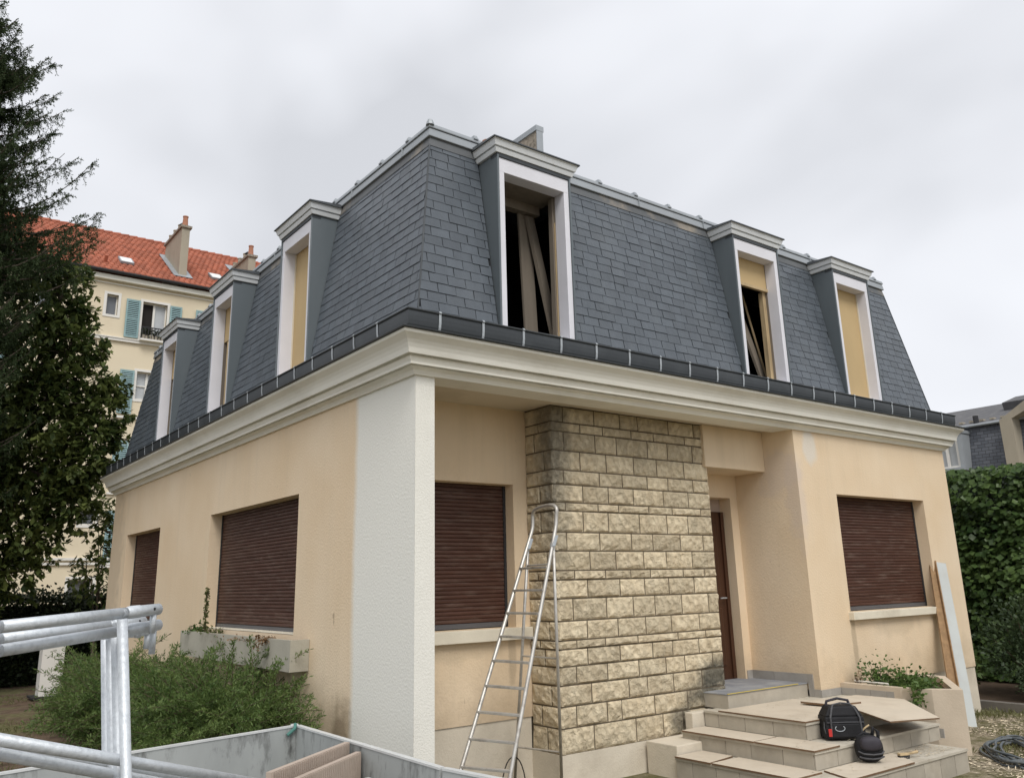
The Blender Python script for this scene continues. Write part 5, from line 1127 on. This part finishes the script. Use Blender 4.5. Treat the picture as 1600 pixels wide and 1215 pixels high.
n_ = 420; k3 = rng.integers(0, 3, n_); cx = np.where(k3 == 0, rng.uniform(3.85, 5.7, n_), np.where(k3 == 1, rng.uniform(3.36, 5.4, n_), rng.uniform(3.0, 5.2, n_))); cy = np.where(k3 == 0, rng.uniform(-.85, .1, n_), np.where(k3 == 1, rng.uniform(-1.24, -.95, n_), rng.uniform(-1.62, -1.3, n_))); cz = np.where(k3 == 0, .319, np.where(k3 == 1, .158, -.0005))
d2 = rv(n_); d2[:, 2] *= .1; v, f = leaves(np.stack([cx, cy, cz], 1), d2, np.array([0, 0, 1.]) + .2 * rv(n_), rng.uniform(.006, .028, n_), rng.uniform(.003, .008, n_), .1); mesh_np('step_debris', v, f, M['chip'])['kind'] = 'stuff'
pts = []
for k in range(9):
    for a in np.linspace(0, 2 * math.pi, 28, endpoint=False):
        rx, ry = .62 + .07 * math.sin(k * 2.1), .30 + .05 * math.cos(k * 1.7)
        ca, sa = rx * math.cos(a), ry * math.sin(a)
        rx_, ry_ = ca * 1.0, sa * .78
        pts.append((6.38 + .05 * math.sin(k * 3) + rx_ * .87 + ry_ * .5 + .03 * math.sin(5 * a + k), -1.66 + .06 * math.cos(k * 2) + rx_ * .5 - ry_ * .87 + .02 * math.sin(4 * a + 2 * k), GZ + .016 + .009 * k + .012 * math.sin(3 * a + k)))
pts += [(7.6, -1.6, GZ + .02), (8.2, -1.5, GZ + .016), (8.7, -1.9, GZ + .016)]
tag(MB().tube(pts, .013, 7).build('hose_coil', M['hose'], None, smooth=True, origin=(6.38, -1.66, GZ)), 'heap of coiled dusty grey hose on the ground by the planter', 'hose')

# ---- planter plants
def bedplant(x, y, b0, n_, r, h, lm, label, L=.045, name='bedding_plant', grp=None, drop=0):
    t_ = thing(name, label, 'plant', (x, y, b0), grp)
    c = np.stack([x + rng.normal(size=n_) * r * .5, y + rng.normal(size=n_) * r * .5, b0 + np.abs(rng.normal(size=n_)) * h * .5], 1)
    if drop:
        t = rng.random(n_); s = t > .6; c[s, 0] = x - .02 - t[s] * drop * .25 + rng.normal(size=s.sum()) * .035; c[s, 1] = y - .04 + rng.normal(size=s.sum()) * .035; c[s, 2] = b0 + .06 - (t[s] - .6) * drop
    s_ = rng.uniform(.6, 1.3, n_) * L
    v, f = leaves(c, rv(n_) + np.array([0, 0, .5]), np.array([0, 0, 1.]) + rv(n_) * .7, s_, s_ * .42); mesh_np('foliage', v, f, lm, t_)['kind'] = 'stuff'
    mb = MB()
    for k in range(10):
        a = rng.uniform(0, 6.28); q = Vector((x + r * .7 * math.cos(a), y + r * .7 * math.sin(a), b0 + h * rng.uniform(.5, 1.25))); mb.tube([Vector((x, y, b0 - .02)), q], [.004, .0015], 4, False)
    mb.build('stem', M['twig'], t_)
g_ = 'plants growing in the rendered planter'
bedplant(6.12, -.34, .37, 520, .19, .26, M['plantleaf'], 'spiky green plant at the back of the planter', .04, grp=g_)
bedplant(6.14, -.62, .37, 520, .19, .18, M['plantleaf'], 'low bushy plant in the middle of the planter', .045, grp=g_)
bedplant(6.16, -.86, .37, 520, .15, .16, M['plantleaf'], 'bright leafy plant nearest the planter front corner', .05, grp=g_)
bedplant(5.93, -.93, .42, 300, .06, .06, M['plantleaf'], 'trailing ivy plant hanging over the planter side', .055, grp=g_, drop=.75)
bedplant(6.02, -.14, .37, 60, .06, .18, M['drystem'], 'tiny dried brown weed against the bay wall', .03, grp=g_)

# ---- trough plants and tall weed
g_ = 'plants growing in the window trough'
bedplant(-.10, 5.25, 1.13, 220, .14, .10, M['plantleaf'], 'green ground cover at the far end of the window trough', .04, grp=g_)
bedplant(-.10, 4.6, 1.13, 120, .16, .10, M['weedleaf'], 'curling weed in the trough beside the shutter edge', .035, grp=g_)
bedplant(-.13, 3.3, 1.13, 200, .30, .03, M['drystem'], 'dried brownish moss plant along the trough top', .022, grp=g_)
bedplant(-.20, 2.65, 1.14, 150, .09, .04, M['drystem'], 'dry rusty plant hanging over the near trough front', .032, grp=g_, drop=.35)
wd = thing('tall_weed', 'single tall dark weed spike rising from the window trough', 'weed', (-.10, 4.95, 1.13))
MB().tube([(-.10, 4.95, 1.12), (-.11, 4.95, 1.4), (-.10, 4.93, 1.70)], [.008, .006, .003], 6).build('stem', M['twig'], wd)
n_ = 260; t = rng.random(n_); c = np.stack([-.105 + rng.normal(size=n_) * .008, 4.945 + rng.normal(size=n_) * .008, 1.2 + t * .5], 1); v, f = leaves(c, rv(n_) + np.array([0, 0, .3]), rv(n_), .035, .010); mesh_np('foliage', v, f, M['weedleaf'], wd)['kind'] = 'stuff'

# ================================================================== BUSH BY THE SIDE WALL
def arching(x, y, z0, nb_, reach, h, nl, label, lm, L):
    t_ = thing('spreading_bush', label, 'bush', (x, y, z0), 'feathery bushes along the side wall')
    mb = MB(); C = []; D = []
    for k in range(nb_):
        a = rng.uniform(0, 2 * math.pi); rr = reach * rng.uniform(.35, 1.12); hh = h * rng.uniform(.45, 1.0) * (1.1 if rng.random() < .12 else 1)
        p0 = np.array([x + rng.normal() * .22, y + rng.normal() * .3, z0]); p3 = np.array([x + rr * math.cos(a) * .62, y + rr * math.sin(a) * 1.05, z0 + hh * rng.uniform(.35, 1.0)]); p1 = p0 + np.array([0, 0, hh * .7]) + (p3 - p0) * np.array([.25, .25, 0]); 
        ts = np.linspace(0, 1, 6)[:, None]; cv = (1 - ts) ** 2 * p0 + 2 * ts * (1 - ts) * p1 + ts ** 2 * p3
        mb.tube([Vector(q) for q in cv], [.008, .006, .005, .004, .003, .002], 4, False)
        m_ = nl; t = rng.uniform(.18, 1.0, m_)[:, None]; c = (1 - t) ** 2 * p0 + 2 * t * (1 - t) * p1 + t ** 2 * p3; d = unit(2 * (1 - t) * (p1 - p0) + 2 * t * (p3 - p1))
        sp_ = rng.normal(size=(m_, 3)) * .06 * (1.2 - t); C.append(c + sp_); D.append(d * .8 + rv(m_) * .9 + np.array([0, 0, .25]))
    c = np.concatenate(C); d = np.concatenate(D); ok = c[:, 0] < -.03; c = c[ok]; d = d[ok]; n_ = len(c); s_ = rng.uniform(.6, 1.4, n_) * L
    c[:, 2] = np.maximum(c[:, 2], GZ + .01)
    v, f = leaves(c, d, rv(n_), s_, s_ * .11); mesh_np('foliage', v, f, lm, t_)['kind'] = 'stuff'
    mb.build('branch', M['twig'], t_)
arching(-.70, 2.75, GZ, 560, 1.5, 1.42, 300, 'feathery green bush in front of the window trough, nearest the trailer', M['bushleaf'], .045)
arching(-.80, 5.3, GZ, 480, 1.7, 1.36, 240, 'feathery bush behind the galvanised posts', M['bushleaf'], .047)
arching(-.62, 7.5, GZ, 280, 1.15, 1.2, 200, 'smaller feathery bush at the far end of the side wall', M['bushleaf'], .04)
arching(-.50, 1.65, GZ, 230, .68, .95, 230, 'small feathery bush end against the white primed strip', M['bushleaf'], .043)

# ================================================================== FAR LEFT: HEDGE, PIER, TREES
hd = thing('hedge', 'long dark clipped hedge in front of the apartment block', 'hedge', (-2, 16.3, GZ))
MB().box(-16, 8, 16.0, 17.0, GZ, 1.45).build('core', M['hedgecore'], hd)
n_ = 26000; c = np.stack([rng.uniform(-6, 4.5, n_), 15.95 - np.abs(rng.normal(size=n_)) * .12, rng.uniform(GZ, 1.68, n_)], 1); tp = rng.random(n_) < .25; c[tp, 1] = rng.uniform(15.9, 17, tp.sum()); c[tp, 2] = 1.5 + np.abs(rng.normal(size=tp.sum())) * .13
v, f = leaves(c, rv(n_) + np.array([0, -.6, .2]), rv(n_) + np.array([0, -.4, .8]), .09, .03); mesh_np('foliage', v, f, M['hedgeleaf'], hd)['kind'] = 'stuff'
pier = thing('gate_pier', 'white square pier on a thin base slab in front of the hedge', 'pier', (-.50, 12.7, GZ))
MB().box(-.68, -.30, 12.6, 12.95, GZ + .07, 1.15).build('shaft', M['white'], pier); MB().box(-.80, -.18, 12.5, 13.05, GZ + .035, GZ + .07).build('base_slab', M['iron'], pier); MB().box(-.72, -.26, 12.56, 12.99, GZ - .02, GZ + .035).build('footing', M['kerb'], pier)

def broadleaf(x, y, z0, blobs, n_, lm, label, name, trunk_h, tr, L=.15, cat='tree'):
    t_ = thing(name, label, cat, (x, y, z0))
    mb = MB(); mb.tube([(x, y, z0 - .1), (x + .05, y, z0 + trunk_h * .5), (x, y + .05, z0 + trunk_h)], [tr, tr * .75, tr * .5], 10); mb.build('trunk', M['bark'], t_)
    mb = MB()
    for (cx, cy, cz, r, _) in blobs:
        p0 = Vector((x, y, z0 + trunk_h * rng.uniform(.5, 1))); p2 = Vector((cx, cy, cz)); p1 = p0.lerp(p2, .5) + Vector((0, 0, .3)); mb.tube([p0, p1, p2], [tr * .35, tr * .2, .02], 6, False)
        for k in range(5): q = p2 + Vector(rv(1)[0]) * r * .85; mb.tube([p2, q], [.02, .006], 4, False)
    mb.build('limb', M['bark'], t_)
    wsum = sum(b[4] for b in blobs); VS = []
    for (cx, cy, cz, r, wt) in blobs:
        nc = int(n_ * wt / wsum / 6); u = rv(nc); rad = r * rng.random(nc)[:, None] ** .30 * (1 + .16 * np.sin(u[:, :1] * 7 + cx) + .12 * np.sin(u[:, 2:] * 9 + cy))
        c = np.array([cx, cy, cz]) + u * rad * np.array([1, 1, .85])
        ax = unit(u * .8 + rv(nc) * .6 + np.array([0, 0, -.25]))
        for k in range(6):          # a hand of five to six leaflets from one stalk, drooping
            sd = unit(np.cross(ax, rv(nc))); d = ax * .55 + sd * .8 + np.array([0, 0, -.28]); s_ = rng.uniform(.6, 1.15, nc) * L
            VS.append(leaves(c + rv(nc) * .03, d, np.array([0, 0, 1.]) + rv(nc) * .35, s_, s_ * .27, .15))
    v, f = join(VS); mesh_np('crown', v, f, lm, t_)['kind'] = 'stuff'
    return t_
# crown laid out in space: centre about 20 m from the camera, widest at 6 m
blobs = [(-1.0, 14.3, 8.3, .95, 1.0), (-1.7, 14.6, 7.6, 1.2, 1.5), (-.75, 14.2, 7.45, .70, .85), (-.62, 14.1, 6.85, .70, .85), (-1.5, 14.3, 6.5, 1.3, 1.7), (-.30, 14.0, 6.15, .72, .9), (-1.0, 14.0, 5.7, 1.0, 1.4), (.10, 13.9, 5.5, .62, .8), (-.15, 13.8, 4.95, .68, .9), (-1.6, 14.0, 4.9, 1.3, 1.7),
         (-.2, 13.7, 4.3, .62, .9), (-.9, 13.8, 4.1, .95, 1.3), (-2.2, 14.2, 3.9, 1.2, 1.4), (-.5, 13.8, 3.45, .70, .9), (-1.4, 13.9, 3.1, .95, 1.2), (-.85, 13.8, 2.7, .6, .7), (-2.3, 14.2, 2.6, .9, 1.0), (-2.4, 14.6, 6.2, 1.4, 1.5), (-2.6, 14.8, 8.6, 1.2, 1.2), (-1.3, 14.0, 2.1, .75, .9), (-2.0, 14.1, 1.7, .9, 1.0), (-2.6, 14.4, 3.4, 1.1, 1.2), (-2.9, 14.6, 7.2, 1.3, 1.3), (-1.55, 14.4, 8.9, .8, .7), (.35, 13.9, 6.1, .34, .28), (-.05, 14.0, 7.0, .30, .22), (-.45, 14.1, 7.9, .32, .25), (.45, 13.8, 5.0, .32, .25), (.25, 13.7, 4.4, .32, .25), (-.80, 14.2, 8.6, .38, .3), (.1, 13.8, 3.6, .32, .22), (-1.7, 15.2, 5.5, 1.6, 1.4), (-3.2, 14.8, 4.8, 1.5, 1.3), (-.35, 14.4, 3.9, .5, .4)]
broadleaf(-1.9, 14.8, GZ, blobs, 36000, M['chestleaf'], 'broad leaved dark green tree with dense crown left of the house', 'chestnut_tree', 4.5, .22, .185)
vb = [(.55, 14.6, 3.05, .42, 1), (.75, 14.6, 2.5, .38, .8), (.35, 14.5, 3.55, .40, .7), (.3, 14.6, 2.1, .45, .9), (.85, 14.6, 3.5, .30, .5), (.6, 14.7, 1.75, .5, .9)]
broadleaf(.6, 14.8, GZ, vb, 1300, M['chestleaf'], 'thin loose sapling between the dark tree and the house corner', 'sapling', 2.6, .03, .15, 'tree')

# spruce
def spruce(x, y, z0, H, label):
    t_ = thing('spruce_tree', label, 'tree', (x, y, z0))
    MB().tube([(x, y, z0 - .1), (x, y, z0 + H * .5), (x + .03, y, z0 + H)], [.32, .17, .02], 10).build('trunk', M['bark'], t_)
    mb = MB(); C = []; D = []; 
    z = 3.6
    while z < H - .3:
        fr_ = (H - z) / H; R_ = min(2.6, 0.28 + 5.8 * fr_ ** .85) if z > 8.0 else 1.75 + .25 * math.sin(z * 3); nb_ = 10 if fr_ > .1 else 5
        for k in range(nb_):
            a = rng.uniform(0, 2 * math.pi)
            if math.cos(a - math.radians(-40)) < -.45: continue      # the side turned away from the house stays open
            ln = R_ * rng.uniform(.62, 1.08); ca, sa = math.cos(a), math.sin(a); zz = z + rng.uniform(-.22, .22)
            dr = .13 * ln; tip = .22 * ln
            ts = np.linspace(0, 1, 8); px = x + ca * ln * ts; py = y + sa * ln * ts; pz = z0 + zz - dr * np.sin(ts * math.pi * .9) * 1.2 + tip * ts ** 3 * 1.2
            pts_ = np.stack([px, py, pz], 1); mb.tube([Vector(q) for q in pts_], list(np.linspace(.03 * fr_ + .014, .005, 8)), 5, False)
            nt = int(ln * 36)
            for j in range(nt):
                t = .06 + .94 * rng.random() ** 1.25; i0 = min(int(t * 7), 6); fr2 = t * 7 - i0; p = pts_[i0] * (1 - fr2) + pts_[i0 + 1] * fr2
                sgn = rng.choice([-1, 1]); tl_ = rng.uniform(.12, .42) * (1.15 - .65 * t)
                fw = rng.uniform(.3, .8); d0 = unit(np.array([ca * fw - sa * sgn * .8, sa * fw + ca * sgn * .8, rng.uniform(-.25, .35)]))
                hang = rng.random() < .45
                if hang: d0 = unit(d0 * .5 + np.array([0, 0, -.95]))
                elif t > .8: d0 = unit(np.array([ca, sa, .5]) + rng.normal(size=3) * .4)
                ns = int(tl_ / .017); u = np.linspace(0, 1, ns)[:, None]
                c = p + d0 * tl_ * u + np.array([0, 0, -.10 if hang else -.02]) * u ** 2
                C.append(c); D.append(np.repeat(d0[None], ns, 0))
        z += .27 if fr_ > .25 else .24
    mb.build('branch', M['bark'], t_)
    c = np.concatenate(C); d = np.concatenate(D); n_ = len(c); VS = []
    for k in range(3):
        rd = rv(n_); dd = d * .75 + rd * .75; s_ = rng.uniform(.04, .068, n_); VS.append(leaves(c, dd, rd[:, [1, 2, 0]], s_, .0085, 0))
    v, f = join(VS); mesh_np('crown', v, f, M['spruceleaf'], t_)['kind'] = 'stuff'
    return n_
spruce(-3.15, 12.5, GZ, 14.4, 'tall dark spruce with drooping branches at the left photo edge')
